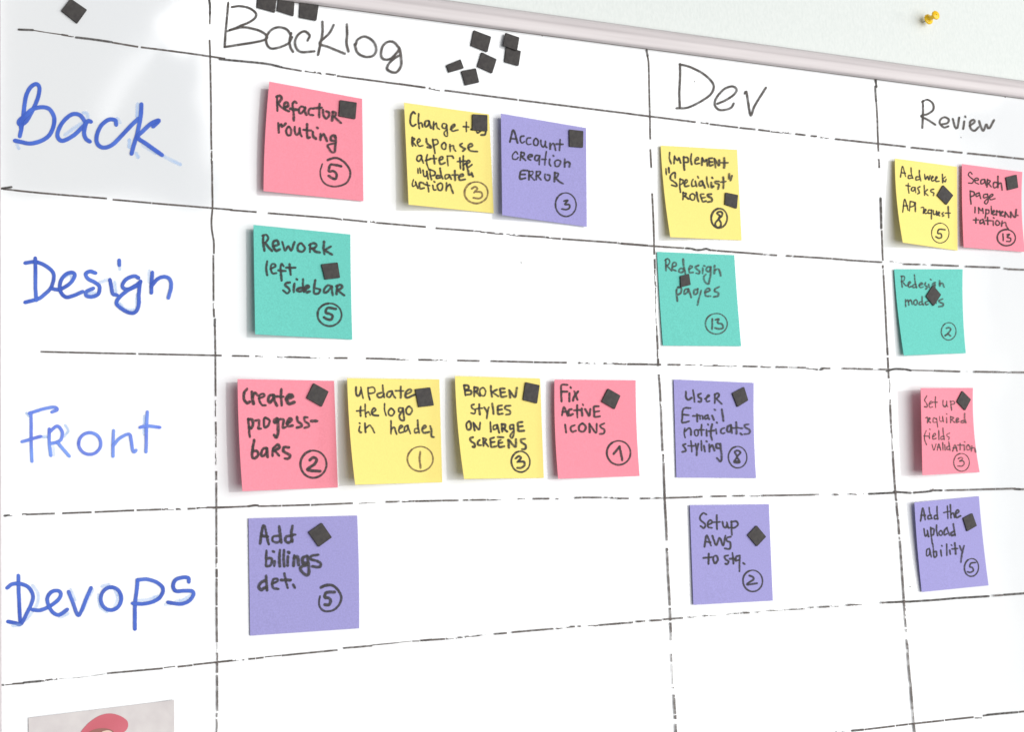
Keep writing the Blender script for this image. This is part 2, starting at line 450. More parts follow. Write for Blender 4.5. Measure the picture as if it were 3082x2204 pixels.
# ------------------------------------------------------------------ grid lines: (crop origin, [segments]); a segment is points + flags
# flags: r ragged, t thin, k thick dark, n no flag
LINES = [
 ("topmost marker line, under the column headings", [
  ((0, 0), [("k", (185, 285), (320, 290)), ("t", (320, 292), (480, 318), (640, 340)), ("r", (600, 335), (720, 355)),
            ("k", (745, 362), (900, 380), (1090, 408)), ("", (1095, 412), (1350, 455)), ("", (1375, 458), (1800, 512), (2200, 570))]),
  ((600, 0), [("k", (200, 575), (420, 595), (660, 620), (800, 652)), ("", (800, 655), (1000, 690)), ("r", (1030, 690), (1200, 716)),
              ("r", (1225, 716), (1335, 732)), ("", (1345, 738), (2210, 852))]),
  ((1200, 0), [("", (0, 815), (250, 852)), ("r", (295, 858), (405, 880)), ("", (450, 880), (1160, 972)), ("", (1175, 974), (2271, 1110))]),
  ((1800, 0), [("", (300, 1108), (955, 1190)), ("r", (1005, 1193), (1080, 1204)), ("", (1092, 1210), (1370, 1243)), ("", (1385, 1246), (1540, 1262)),
               ("", (1568, 1265), (1680, 1279)), ("r", (1690, 1280), (1890, 1300)), ("", (1930, 1305), (2028, 1318)), ("r", (2080, 1325), (2140, 1330)),
               ("r", (2175, 1336), (2255, 1348))]),
  ((2382, 0), [("", (430, 1355), (1120, 1430)), ("", (1172, 1438), (1400, 1462)), ("", (1410, 1463), (1490, 1470)), ("", (1528, 1474), (1672, 1490)),
               ("", (1722, 1495), (2000, 1522)), ("", (2010, 1523), (2160, 1540)), ("", (2170, 1541), (2290, 1553))])]),
 ("second marker line, under the Back row", [
  ((0, 450), [("k", (20, 380), (110, 366)), ("", (30, 385), (400, 424), (1045, 478)), ("", (1100, 488), (1480, 522)), ("", (1485, 523), (2271, 588))]),
  ((600, 500), [("", (300, 428), (560, 448)), ("", (668, 458), (1330, 510)), ("r", (1330, 512), (1395, 522)), ("", (1403, 518), (1640, 543)),
                ("r", (1670, 540), (1740, 552)), ("", (1730, 552), (2212, 593))]),
  ((1250, 500), [("", (200, 605), (570, 632)), ("r", (575, 634), (700, 645)), ("r", (700, 647), (860, 663)), ("r", (890, 663), (1010, 678)),
                 ("", (1010, 678), (1270, 692)), ("r", (1275, 694), (1340, 702)), ("", (1340, 703), (1422, 710)), ("", (1438, 710), (1970, 748)),
                 ("r", (1975, 750), (2005, 753)), ("", (2010, 753), (2271, 773))]),
  ((1850, 600), [("", (60, 432), (380, 456), (680, 476)), ("k", (698, 478), (745, 480), (800, 494), (850, 492), (895, 482), (928, 494)),
                 ("", (930, 494), (995, 500)), ("", (1003, 501), (1450, 535)), ("r", (1455, 536), (1520, 541)), ("", (1520, 541), (1588, 546)),
                 ("", (1676, 550), (1735, 554)), ("", (1750, 555), (2120, 578)), ("", (2126, 579), (2271, 590))]),
  ((2382, 600), [("", (540, 592), (890, 614)), ("rt", (965, 605), (1080, 620)), ("", (1095, 632), (1262, 635)), ("r", (1288, 633), (1320, 638)),
                 ("", (1372, 640), (1636, 650)), ("", (1702, 655), (2040, 666)), ("r", (2080, 674), (2110, 680)), ("", (2115, 681), (2290, 688))])]),
 ("third marker line, under the Design row", [
  ((0, 900), [("", (395, 516), (1000, 530), (1330, 536)), ("", (1350, 537), (2165, 553))]),
  ((600, 1000), [("", (318, 232), (488, 234)), ("r", (545, 235), (622, 240)), ("r", (760, 239), (860, 244)), ("", (860, 243), (1080, 249)), ("r", (1080, 249), (1320, 253)), ("", (1320, 253), (1448, 253)),
                 ("", (1628, 256), (1920, 264)), ("r", (1925, 266), (2055, 270)), ("", (2140, 270), (2271, 272))]),
  ((1250, 1000), [("r", (60, 270), (225, 272)), ("rt", (240, 272), (310, 278)), ("", (412, 277), (628, 281)), ("", (737, 283), (1150, 293)), ("", (1160, 294), (1480, 298)),
                  ("r", (1595, 300), (1710, 305)), ("rt", (1745, 304), (1760, 310)), ("r", (1842, 306), (2060, 312)), ("", (2075, 312), (2271, 313))]),
  ((1850, 1050), [("r", (0, 148), (105, 150)), ("", (125, 151), (455, 155)), ("", (522, 155), (645, 157)), ("rt", (692, 158), (790, 158)),
                  ("r", (838, 160), (960, 163)), ("r", (965, 164), (1195, 168)), ("", (1258, 171), (1398, 174)), ("r", (1432, 175), (1530, 177)),
                  ("", (1577, 178), (1690, 180)), ("rt", (1700, 181), (1780, 182)), ("", (1788, 183), (1870, 186)), ("rk", (1880, 192), (2028, 206)),
                  ("", (2020, 189), (2108, 192))]),
  ((2382, 1050), [("", (500, 192), (640, 195)), ("", (648, 196), (800, 199)), ("r", (812, 200), (840, 201)), ("", (858, 201), (935, 203)),
                  ("k", (935, 217), (975, 205), (1020, 198), (1092, 200)), ("k", (1112, 201), (1165, 211)), ("t", (1165, 210), (1380, 214)), ("", (1390, 214), (1650, 223)),
                  ("t", (1712, 222), (1718, 222)), ("", (1788, 224), (1970, 227)), ("r", (1975, 227), (2140, 229)), ("", (2150, 230), (2290, 232))])]),
 ("fourth marker line, under the Front row", [
  ((0, 1350), [("rk", (45, 660), (110, 655)), ("r", (215, 645), (260, 646)), ("", (255, 647), (535, 638)), ("", (608, 636), (895, 625)),
               ("", (925, 624), (1310, 607)), ("", (1335, 606), (1575, 598)), ("r", (1580, 598), (1700, 596)), ("r", (1718, 595), (1770, 594)),
               ("", (1832, 592), (1910, 589)), ("r", (1920, 586), (2020, 580)), ("", (2020, 579), (2271, 574))]),
  ((600, 1450), [("", (130, 259), (480, 243)), ("k", (480, 243), (540, 234), (570, 234)), ("", (575, 242), (800, 238)), ("", (810, 237), (1080, 229)),
                 ("", (1092, 230), (1500, 213)), ("r", (1558, 210), (1720, 205)), ("r", (1822, 200), (1955, 197)), ("r", (1982, 197), (2110, 192)), ("", (2110, 193), (2271, 190))]),
  ((1250, 1450), [("", (40, 193), (135, 190)), ("", (155, 190), (258, 187)), ("", (264, 187), (425, 185)), ("r", (470, 183), (550, 182)), ("", (550, 181), (690, 180)), ("r", (700, 180), (840, 177)),
                  ("r", (1005, 169), (1070, 170)), ("", (1152, 169), (1310, 168)), ("rt", (1375, 168), (1400, 173)), ("", (1560, 160), (1622, 157)),
                  ("", (1632, 156), (1820, 157)), ("r", (1825, 158), (1900, 160)), ("r", (1912, 160), (1960, 162)), ("r", (1978, 166), (2085, 168)), ("r", (2202, 166), (2271, 166))]),
  ((1850, 1050), [("rt", (20, 1462), (135, 1463)), ("", (257, 1464), (350, 1463)), ("rt", (360, 1462), (400, 1461)), ("r", (400, 1460), (490, 1459)), ("", (490, 1459), (808, 1450)),
                  ("", (815, 1449), (860, 1446)), ("", (948, 1443), (1095, 1442)), ("r", (1162, 1440), (1275, 1438)), ("r", (1332, 1437), (1420, 1437)),
                  ("", (1430, 1436), (1434, 1436)), ("", (1446, 1436), (1880, 1429)), ("r", (1880, 1429), (2000, 1427)), ("r", (2142, 1426), (2190, 1428))]),
  ((2382, 1050), [("r", (415, 1424), (460, 1428)), ("r", (567, 1419), (640, 1422)), ("t", (700, 1418), (706, 1418)), ("k", (762, 1419), (1010, 1408)),
                  ("k", (1005, 1399), (1165, 1410)), ("k", (1200, 1407), (1340, 1396), (1385, 1386), (1465, 1385)), ("t", (1370, 1388), (1385, 1368)),
                  ("", (1515, 1384), (1730, 1380)), ("", (1738, 1379), (1990, 1372)), ("", (1996, 1372), (2190, 1367)), ("k", (2185, 1372), (2230, 1374)), ("", (2235, 1374), (2290, 1375))])]),
 ("fifth marker line, under the Devops row", [
  ((0, 1704), [("k", (26, 1165), (32, 1166)), ("t", (50, 1165), (130, 1158)), ("", (120, 1155), (235, 1148)), ("k", (235, 1143), (390, 1128)), ("r", (390, 1128), (560, 1106)),
               ("rtt", (580, 1104), (800, 1090), (1030, 1056)), ("", (1045, 1052), (1590, 1003)), ("t", (1600, 997), (1710, 984)), ("", (1735, 988), (1880, 972)), ("", (1890, 968), (2271, 926))]),
  ((600, 1704), [("", (150, 945), (290, 932)), ("r", (290, 930), (440, 918)), ("", (480, 912), (545, 907)), ("", (553, 906), (630, 897)), ("t", (640, 892), (800, 877)),
                 ("", (805, 878), (1350, 824)), ("", (1405, 806), (1690, 782)), ("t", (1690, 776), (1840, 762)), ("t", (1830, 763), (1950, 752)), ("tt", (1950, 750), (2070, 738)), ("t", (2080, 738), (2150, 735)),
                 ("", (2158, 732), (2271, 722))]),
  ((1250, 1450), [("", (50, 1556), (290, 1540)), ("r", (300, 1538), (410, 1528)), ("r", (415, 1527), (465, 1523)), ("r", (485, 1520), (630, 1508)), ("rt", (630, 1505), (710, 1496)),
                  ("", (772, 1492), (895, 1482)), ("", (945, 1475), (1350, 1440)), ("r", (1382, 1438), (1440, 1431)), ("r", (1480, 1424), (1560, 1418)), ("", (1592, 1417), (1620, 1415)),
                  ("r", (1692, 1412), (1785, 1407)), ("", (1795, 1405), (2005, 1388)), ("r", (2012, 1387), (2125, 1378)), ("r", (2165, 1371), (2250, 1366))]),
  ((1850, 1704), [("", (0, 569), (60, 565)), ("r", (68, 564), (180, 555)), ("r", (215, 547), (300, 542)), ("", (352, 537), (460, 531)), ("", (478, 525), (670, 510)), ("r", (728, 501), (840, 496)),
                  ("r", (870, 490), (912, 487)), ("rt", (930, 486), (1020, 479)), ("tt", (1090, 480), (1140, 469)), ("rt", (1165, 468), (1215, 466)), ("", (1228, 465), (1238, 464)), ("", (1256, 461), (1320, 459)),
                  ("rt", (1385, 456), (1445, 450)), ("tt", (1480, 440), (1510, 442)), ("r", (1512, 443), (1640, 437)), ("r", (1655, 430), (1860, 418)), ("r", (1905, 411), (1945, 408)),
                  ("", (1996, 404), (2100, 399)), ("r", (2108, 397), (2190, 392))]),
  ((2382, 1704), [("r", (540, 386), (690, 377)), ("", (880, 362), (925, 360)), ("k", (935, 359), (1100, 352), (1160, 351)), ("k", (1168, 350), (1400, 335), (1580, 320)), ("k", (1590, 318), (1925, 298)),
                  ("", (1972, 293), (2070, 287)), ("k", (2080, 284), (2290, 269))])]),
 ("lowest marker line, cut off by the photo's bottom edge", [
  ((1850, 1704), [("r", (1600, 1680), (2250, 1622))]),
  ((2382, 1704), [("k", (595, 1613), (700, 1603)), ("", (715, 1602), (1010, 1566)), ("", (1020, 1564), (1140, 1550)), ("", (1145, 1549), (1490, 1512)), ("", (1500, 1510), (1780, 1480)),
                  ("rt", (1790, 1488), (1860, 1489)), ("", (1870, 1466), (1915, 1460)), ("k", (1915, 1458), (2050, 1445)), ("k", (2060, 1444), (2205, 1432)), ("", (2222, 1430), (2290, 1422))])]),
 ("upright marker line right of the row names", [
  ((0, 0), [("k", (2043, -20), (2052, 60), (2052, 130)), ("", (2050, 120), (2048, 235)), ("", (2046, 385), (2052, 540), (2060, 1000), (2062, 1300), (2065, 1460)), ("r", (2065, 1470), (2068, 1622))]),
  ((0, 450), [("r", (2066, 50), (2070, 125)), ("", (2070, 125), (2074, 400), (2076, 560), (2066, 700), (2072, 800), (2088, 900), (2090, 1020)), ("", (2084, 1030), (2085, 1200), (2086, 1480)),
              ("r", (2088, 1500), (2092, 1622))]),
  ((0, 900), [("", (2088, 95), (2092, 180)), ("k", (2100, 200), (2098, 260)), ("", (2100, 260), (2104, 560), (2105, 800), (2106, 950)), ("r", (2108, 990), (2108, 1150)), ("", (2108, 1200), (2110, 1330)),
              ("r", (2110, 1335), (2112, 1450)), ("r", (2112, 1490), (2112, 1622))]),
  ((0, 1350), [("", (2113, 222), (2113, 312)), ("", (2114, 335), (2115, 950)), ("", (2116, 960), (2117, 1070)), ("r", (2116, 1075), (2117, 1165)), ("", (2117, 1180), (2118, 1265))]),
  ((600, 1704), [("", (171, 30), (172, 105)), ("r", (171, 125), (171, 150)), ("", (171, 152), (170, 390)), ("", (170, 402), (172, 600), (174, 750)), ("rtt", (173, 755), (173, 845)), ("r", (174, 850), (176, 930)), ("", (176, 940), (176, 1048)),
                 ("", (175, 1068), (176, 1180)), ("", (176, 1182), (177, 1420)), ("t", (173, 1440), (170, 1480)), ("t", (170, 1500), (174, 1560), (168, 1640))])]),
 ("upright marker line left of the Dev column", [
  ((1800, 0), [("k", (475, 488), (485, 540)), ("", (483, 540), (494, 620), (498, 800), (502, 1000), (506, 1130), (510, 1360)), ("", (511, 1455), (516, 1560), (520, 1640))]),
  ((1850, 600), [("", (366, -60), (374, 100), (382, 300), (388, 540)), ("", (390, 582), (394, 680)), ("r", (394, 685), (400, 850)), ("rt", (400, 860), (404, 1150)), ("tt", (404, 1160), (407, 1220)), ("t", (411, 1230), (415, 1330)), ("", (415, 1330), (422, 1465)),
                  ("tt", (420, 1500), (424, 1560)), ("", (426, 1560), (430, 1622))]),
  ((1850, 1050), [("t", (420, 0), (422, 90)), ("", (426, 95), (428, 170)), ("", (433, 250), (445, 400), (450, 520)), ("r", (452, 525), (455, 590)), ("", (455, 590), (462, 800), (470, 1000)), ("r", (474, 1030), (478, 1110)), ("", (480, 1115), (486, 1300), (490, 1440)), ("", (490, 1440), (497, 1560), (500, 1622))]),
  ((1850, 1450), [("", (486, 0), (492, 160)), ("r", (492, 165), (496, 270)), ("", (498, 285), (506, 420), (512, 580)), ("r", (512, 650), (516, 690)), ("", (516, 690), (522, 850), (532, 1030), (542, 1215)), ("", (543, 1235), (547, 1362))]),
  ((1850, 1704), [("r", (548, 555), (553, 660)), ("t", (553, 660), (550, 730)), ("t", (555, 860), (558, 940)), ("tt", (559, 955), (568, 1160)), ("t", (572, 1185), (575, 1200)), ("r", (580, 1260), (583, 1290)), ("", (583, 1290), (588, 1380), (593, 1450)), ("", (595, 1460), (597, 1500)),
                  ("r", (598, 1545), (599, 1565)), ("", (599, 1565), (602, 1640))])]),
 ("upright marker line left of the Review column", [
  ((2382, 0), [("k", (822, 775), (832, 845)), ("k", (820, 845), (828, 980)), ("", (828, 980), (838, 1150), (843, 1300), (850, 1478)), ("", (850, 1550), (856, 1580), (858, 1640))]),
  ((2382, 600), [("k", (872, -10), (877, 140), (880, 280)), ("", (882, 300), (886, 420), (893, 600)), ("", (893, 642), (893, 675)), ("t", (896, 680), (898, 740)), ("", (900, 740), (912, 950), (922, 1150), (930, 1330), (941, 1522)),
                 ("t", (940, 1545), (950, 1640))]),
  ((2382, 1050), [("", (938, -10), (942, 65)), ("", (942, 85), (948, 200), (952, 290)), ("tt", (956, 300), (964, 360), (958, 430)), ("t", (968, 495), (965, 540)), ("", (966, 545), (970, 640), (975, 740)), ("r", (976, 745), (986, 880)), ("tt", (982, 885), (988, 990)),
                  ("", (992, 1000), (1000, 1150), (1012, 1330), (1018, 1410)), ("", (1019, 1412), (1027, 1490)), ("r", (1028, 1500), (1042, 1640))]),
  ((2382, 1450), [("r", (1030, 240), (1045, 370)), ("", (1046, 370), (1056, 520)), ("t", (1056, 540), (1060, 570)), ("", (1062, 580), (1075, 760), (1088, 960), (1100, 1150))]),
  ((2382, 1704), [("", (1100, 330), (1106, 400)), ("r", (1106, 400), (1114, 520)), ("t", (1114, 520), (1120, 600)), ("r", (1122, 620), (1126, 720)), ("t", (1126, 720), (1132, 760)), ("r", (1132, 760), (1142, 850)), ("", (1138, 850), (1150, 1000), (1162, 1130)),
                  ("r", (1162, 1130), (1168, 1180)), ("", (1168, 1180), (1185, 1400)), ("t", (1186, 1400), (1198, 1540)), ("", (1198, 1550), (1208, 1650))])]),
]
for label, groups in LINES:
    thin, dark = Ink(flat_surf), Ink(flat_surf, 0.0004)
    for org, segs in groups:
        for fl, *pts in segs:
            p = cv(org, pts, S7)
            w = 6.6
            if 'k' in fl:
                w = 7.8
            if 't' in fl:
                w = 4.0
            if 'tt' in fl:
                w = 2.0
            (dark if 'k' in fl else thin).stroke(p, w, 2.2, 0.08, soft=0.55, cap='k' in fl, rag=0.55 if 'r' in fl else 0.0, smooth=len(p) > 2)
    line = thin.build("grid_line", INK_LINE, board, label)
    dark.build("overdrawn_stretch", INK_DARK, line)

# specks and crumbs of dried ink
sp = Ink(flat_surf)
for o, x, y in (((1800, 0), 940, 792), ((1200, 0), 1398, 345), ((2382, 0), 2085, 945), ((2382, 0), 1655, 1338), ((1250, 500), 1032, 940), ((2382, 1704), 1158, 203)):
    p = cv(o, [(x, y), (x + 3, y + 4)], S7)
    sp.stroke(p, 3.0, 1.0, 0.3)
sp.build("ink_specks", INK_DARK, board)['kind'] = 'stuff'

# ------------------------------------------------------------------ headings and row names


def ell(cx, cy, rx, ry, a0=-60, sweep=365, tilt=0.0, n=26):
    out = []
    for i in range(n + 1):
        a = math.radians(a0 + sweep * i / n)
        x, y = rx * math.cos(a), ry * math.sin(a)
        out.append((cx + x * math.cos(tilt) - y * math.sin(tilt), cy + x * math.sin(tilt) + y * math.cos(tilt)))
    return out


WORDS = {
 "Back": ((0, 0), 15.0, INK_BLUE, [
  [(195, 1325), (212, 1240), (228, 1130), (250, 960), (290, 862), (350, 818), (385, 850), (376, 935), (345, 1020), (300, 1110), (250, 1190), (195, 1215), (185, 1180), (240, 1130), (310, 1070), (400, 1045), (480, 1062), (528, 1140), (522, 1235), (480, 1320), (400, 1375), (300, 1400), (220, 1388), (150, 1372)],
  [(205, 1240), (215, 1170), (280, 1110)],
  [(835, 1190), (780, 1122), (700, 1117), (615, 1190), (565, 1290), (572, 1350), (620, 1372), (720, 1320), (800, 1245), (860, 1182), (885, 1185)], [(842, 1200), (822, 1290), (838, 1350), (875, 1378)],
  [(1135, 1212), (1125, 1172), (1060, 1168), (985, 1230), (945, 1330), (955, 1405), (1015, 1440), (1100, 1410), (1200, 1310), (1290, 1215), (1350, 1160)],
  [(1382, 1020), (1375, 1130), (1345, 1290), (1310, 1410), (1287, 1495)], [(1500, 1230), (1552, 1175), (1480, 1203), (1400, 1275), (1348, 1340), (1440, 1410), (1580, 1510)]],
  [[(1590, 1518), (1670, 1562), (1755, 1603)], [(820, 1100), (850, 1110), (860, 1160)], [(1150, 1160), (1170, 1190)], [(1330, 1500), (1345, 1530)], [(1345, 1020), (1340, 1130)], [(1265, 1370), (1262, 1430)], [(165, 1410), (180, 1440)], [(640, 1310), (740, 1240), (820, 1190)], [(1400, 1420), (1520, 1490)]]),
 "Design": ((0, 450), 13.8, INK_BLUE, [
  [(250, 1108), (345, 1097), (440, 1132), (510, 1190), (526, 1250), (498, 1350), (430, 1420), (370, 1460), (250, 1492)], [(345, 1065), (347, 1200), (347, 1350), (355, 1468)],
  [(510, 1360), (570, 1368), (640, 1340), (700, 1290), (732, 1225), (700, 1200), (640, 1222), (592, 1290), (590, 1380), (640, 1440), (710, 1430), (805, 1390)],
  [(930, 1205), (880, 1190), (838, 1215), (860, 1262), (930, 1300), (972, 1340), (960, 1410), (900, 1438), (845, 1428), (845, 1388), (908, 1358)],
  [(1075, 1275), (1088, 1340), (1102, 1408), (1138, 1420)], [(1165, 1085), (1166, 1125)],
  [(1350, 1252), (1310, 1236), (1240, 1262), (1200, 1312), (1202, 1350), (1250, 1365), (1320, 1332), (1372, 1292)], [(1370, 1290), (1358, 1400), (1355, 1520), (1320, 1590), (1250, 1590), (1170, 1540), (1138, 1500), (1162, 1450), (1240, 1382), (1340, 1330)],
  [(1488, 1205), (1480, 1320), (1480, 1395)], [(1480, 1335), (1540, 1265), (1610, 1242), (1662, 1272), (1672, 1345), (1647, 1445)]],
  [[(1168, 1140), (1168, 1165)], [(1120, 1300), (1130, 1390)], [(1160, 1500), (1230, 1565), (1310, 1570)], [(870, 1400), (920, 1400)], [(1340, 1420), (1335, 1540)], [(1460, 1190), (1458, 1290)], [(640, 1240), (690, 1215), (700, 1260)], [(975, 1300), (1050, 1275)]]),
 "Front": ((0, 900), 12.0, INK_BLUE2, [
  [(510, 1105), (560, 1082), (525, 1058), (420, 1077), (290, 1118)], [(303, 1115), (305, 1250), (305, 1400), (312, 1585)], [(218, 1395), (300, 1372), (395, 1345)],
  [(482, 1275), (482, 1400), (497, 1528)], [(490, 1295), (560, 1243), (608, 1300), (598, 1370), (560, 1400), (502, 1412)], [(560, 1400), (620, 1472), (675, 1535)],
  ell(877, 1414, 108, 106, 180, 365),
  [(1110, 1290), (1105, 1420), (1105, 1535)], [(1110, 1430), (1170, 1362), (1258, 1322), (1282, 1380), (1295, 1470), (1310, 1498), (1328, 1482)],
  [(1440, 1108), (1432, 1250), (1430, 1400), (1427, 1492)], [(1372, 1255), (1440, 1242), (1558, 1255)]],
  [[(640, 1240), (665, 1290), (630, 1340)], [(400, 1348), (460, 1350)], [(520, 1440), (525, 1520)], [(280, 1140), (262, 1120)], [(1410, 1150), (1405, 1320)]]),
 "Devops": ((0, 1704), 13.8, INK_BLUE, [
  [(180, 100), (183, 250), (190, 400), (197, 540)], [(72, 215), (120, 180), (200, 177), (280, 212), (322, 290), (308, 370), (260, 470), (205, 568), (150, 560), (82, 547)],
  [(320, 430), (390, 435), (480, 400), (570, 332), (595, 272), (560, 243), (500, 258), (462, 320), (480, 400), (522, 460), (580, 480), (655, 430)],
  [(672, 258), (712, 360), (758, 480), (792, 450), (840, 330), (888, 220)],
  ell(1085, 322, 100, 112, -100, 368, 0.1),
  [(1345, 142), (1335, 250), (1320, 360), (1318, 480), (1318, 615)], [(1345, 140), (1430, 132), (1530, 162), (1592, 222), (1570, 300), (1500, 350), (1400, 373), (1300, 368)],
  [(1845, 155), (1838, 117), (1770, 117), (1712, 142), (1692, 200), (1720, 248), (1800, 245), (1878, 250), (1888, 290), (1840, 348), (1760, 374), (1645, 358)]],
  [[(320, 200), (370, 270), (365, 370), (300, 470), (250, 530)], [(690, 240), (730, 330)], [(905, 240), (850, 340), (810, 430)], [(960, 290), (980, 400), (1040, 450)], [(1120, 220), (1150, 320), (1120, 400)], [(1000, 200), (1060, 185)], [(1350, 340), (1450, 330), (1540, 300)], [(1870, 280), (1800, 330), (1720, 350)], [(590, 500), (660, 470)], [(1620, 380), (1660, 375)], [(130, 585), (190, 580)]]),
 "Backlog": ((600, 0), 8.8, INK_HEAD, [
  [(283, 25), (270, 180), (258, 300), (248, 452)], [(320, 65), (400, 56), (490, 76), (550, 122), (548, 167), (490, 212), (400, 250), (340, 276), (278, 300)],
  [(300, 290), (420, 263), (520, 276), (600, 302), (658, 345), (648, 380), (560, 406), (400, 432), (250, 455)],
  [(890, 330), (850, 281), (770, 263), (700, 292), (656, 360), (662, 430), (702, 470), (780, 460), (870, 420), (905, 362)], [(897, 322), (882, 400), (892, 460), (915, 500)],
  [(1060, 390), (1078, 342), (1030, 302), (970, 332), (936, 400), (952, 470), (1000, 505), (1122, 498)],
  [(1203, 210), (1205, 310), (1185, 420), (1162, 530)], [(1312, 242), (1270, 322), (1177, 418), (1262, 455), (1420, 520)],
  [(1443, 237), (1445, 330), (1440, 420), (1458, 497)], [(1530, 430), (1550, 382), (1620, 353), (1700, 400), (1730, 478), (1700, 540), (1620, 550), (1547, 510), (1520, 430)],
  [(1950, 460), (1900, 407), (1840, 406), (1792, 450), (1776, 530), (1802, 574), (1870, 570), (1940, 500), (1955, 470)], [(1960, 480), (1972, 560), (1972, 640), (1930, 700), (1880, 700), (1836, 670), (1852, 620), (1902, 570), (1950, 540)]], []),
 "Dev": ((1800, 0), 8.4, INK_HEAD, [
  [(802, 625), (802, 750), (795, 900), (800, 1050)], [(800, 625), (900, 652), (1020, 712), (1110, 792), (1130, 860), (1090, 930), (980, 1002), (870, 1050), (770, 1055)],
  [(1168, 1010), (1250, 975), (1330, 920), (1354, 870), (1310, 841), (1230, 870), (1160, 950), (1141, 1020), (1180, 1068), (1240, 1070), (1300, 1050), (1325, 1010)],
  [(1435, 908), (1450, 892), (1465, 980), (1493, 1125), (1532, 1030), (1640, 855)]], []),
 "Review": ((2382, 0), 7.6, INK_HEAD, [
  [(1285, 985), (1286, 1100), (1280, 1245)], [(1280, 990), (1330, 971), (1383, 1010), (1385, 1070), (1330, 1112), (1268, 1130), (1340, 1172), (1405, 1215)],
  [(1532, 1232), (1490, 1242), (1450, 1200), (1462, 1160), (1500, 1143), (1538, 1165), (1525, 1200), (1470, 1212)],
  [(1578, 1160), (1600, 1238), (1622, 1248), (1640, 1148)], [(1690, 1185), (1680, 1255)], [(1700, 1136), (1701, 1140)],
  [(1745, 1225), (1790, 1192), (1780, 1167), (1748, 1190), (1752, 1250), (1790, 1275), (1830, 1240)],
  [(1835, 1180), (1852, 1232), (1877, 1275), (1905, 1212), (1922, 1250), (1937, 1250), (1980, 1172)]], []),
}
for word, (org, w, mat, strokes, ghosts) in WORDS.items():
    gi = Ink(flat_surf, 0.00005)
    for s in ghosts:
        gi.stroke(cv(org, s, S7), w * 0.95, 2.5, 0.25, soft=1.6)
    ink = Ink(flat_surf, 0.0003)
    for s in strokes:
        ink.stroke(cv(org, s, S7), w, 2.5, 0.08, soft=0.75)
    row = word in ("Back", "Design", "Front", "Devops")
    ink.build("row_name" if row else "column_heading", mat, board, "handwritten %s %s" % ("blue row name" if row else "black column heading", word))
    gi.build("wiped_ink_trace", INK_GHOST, board)

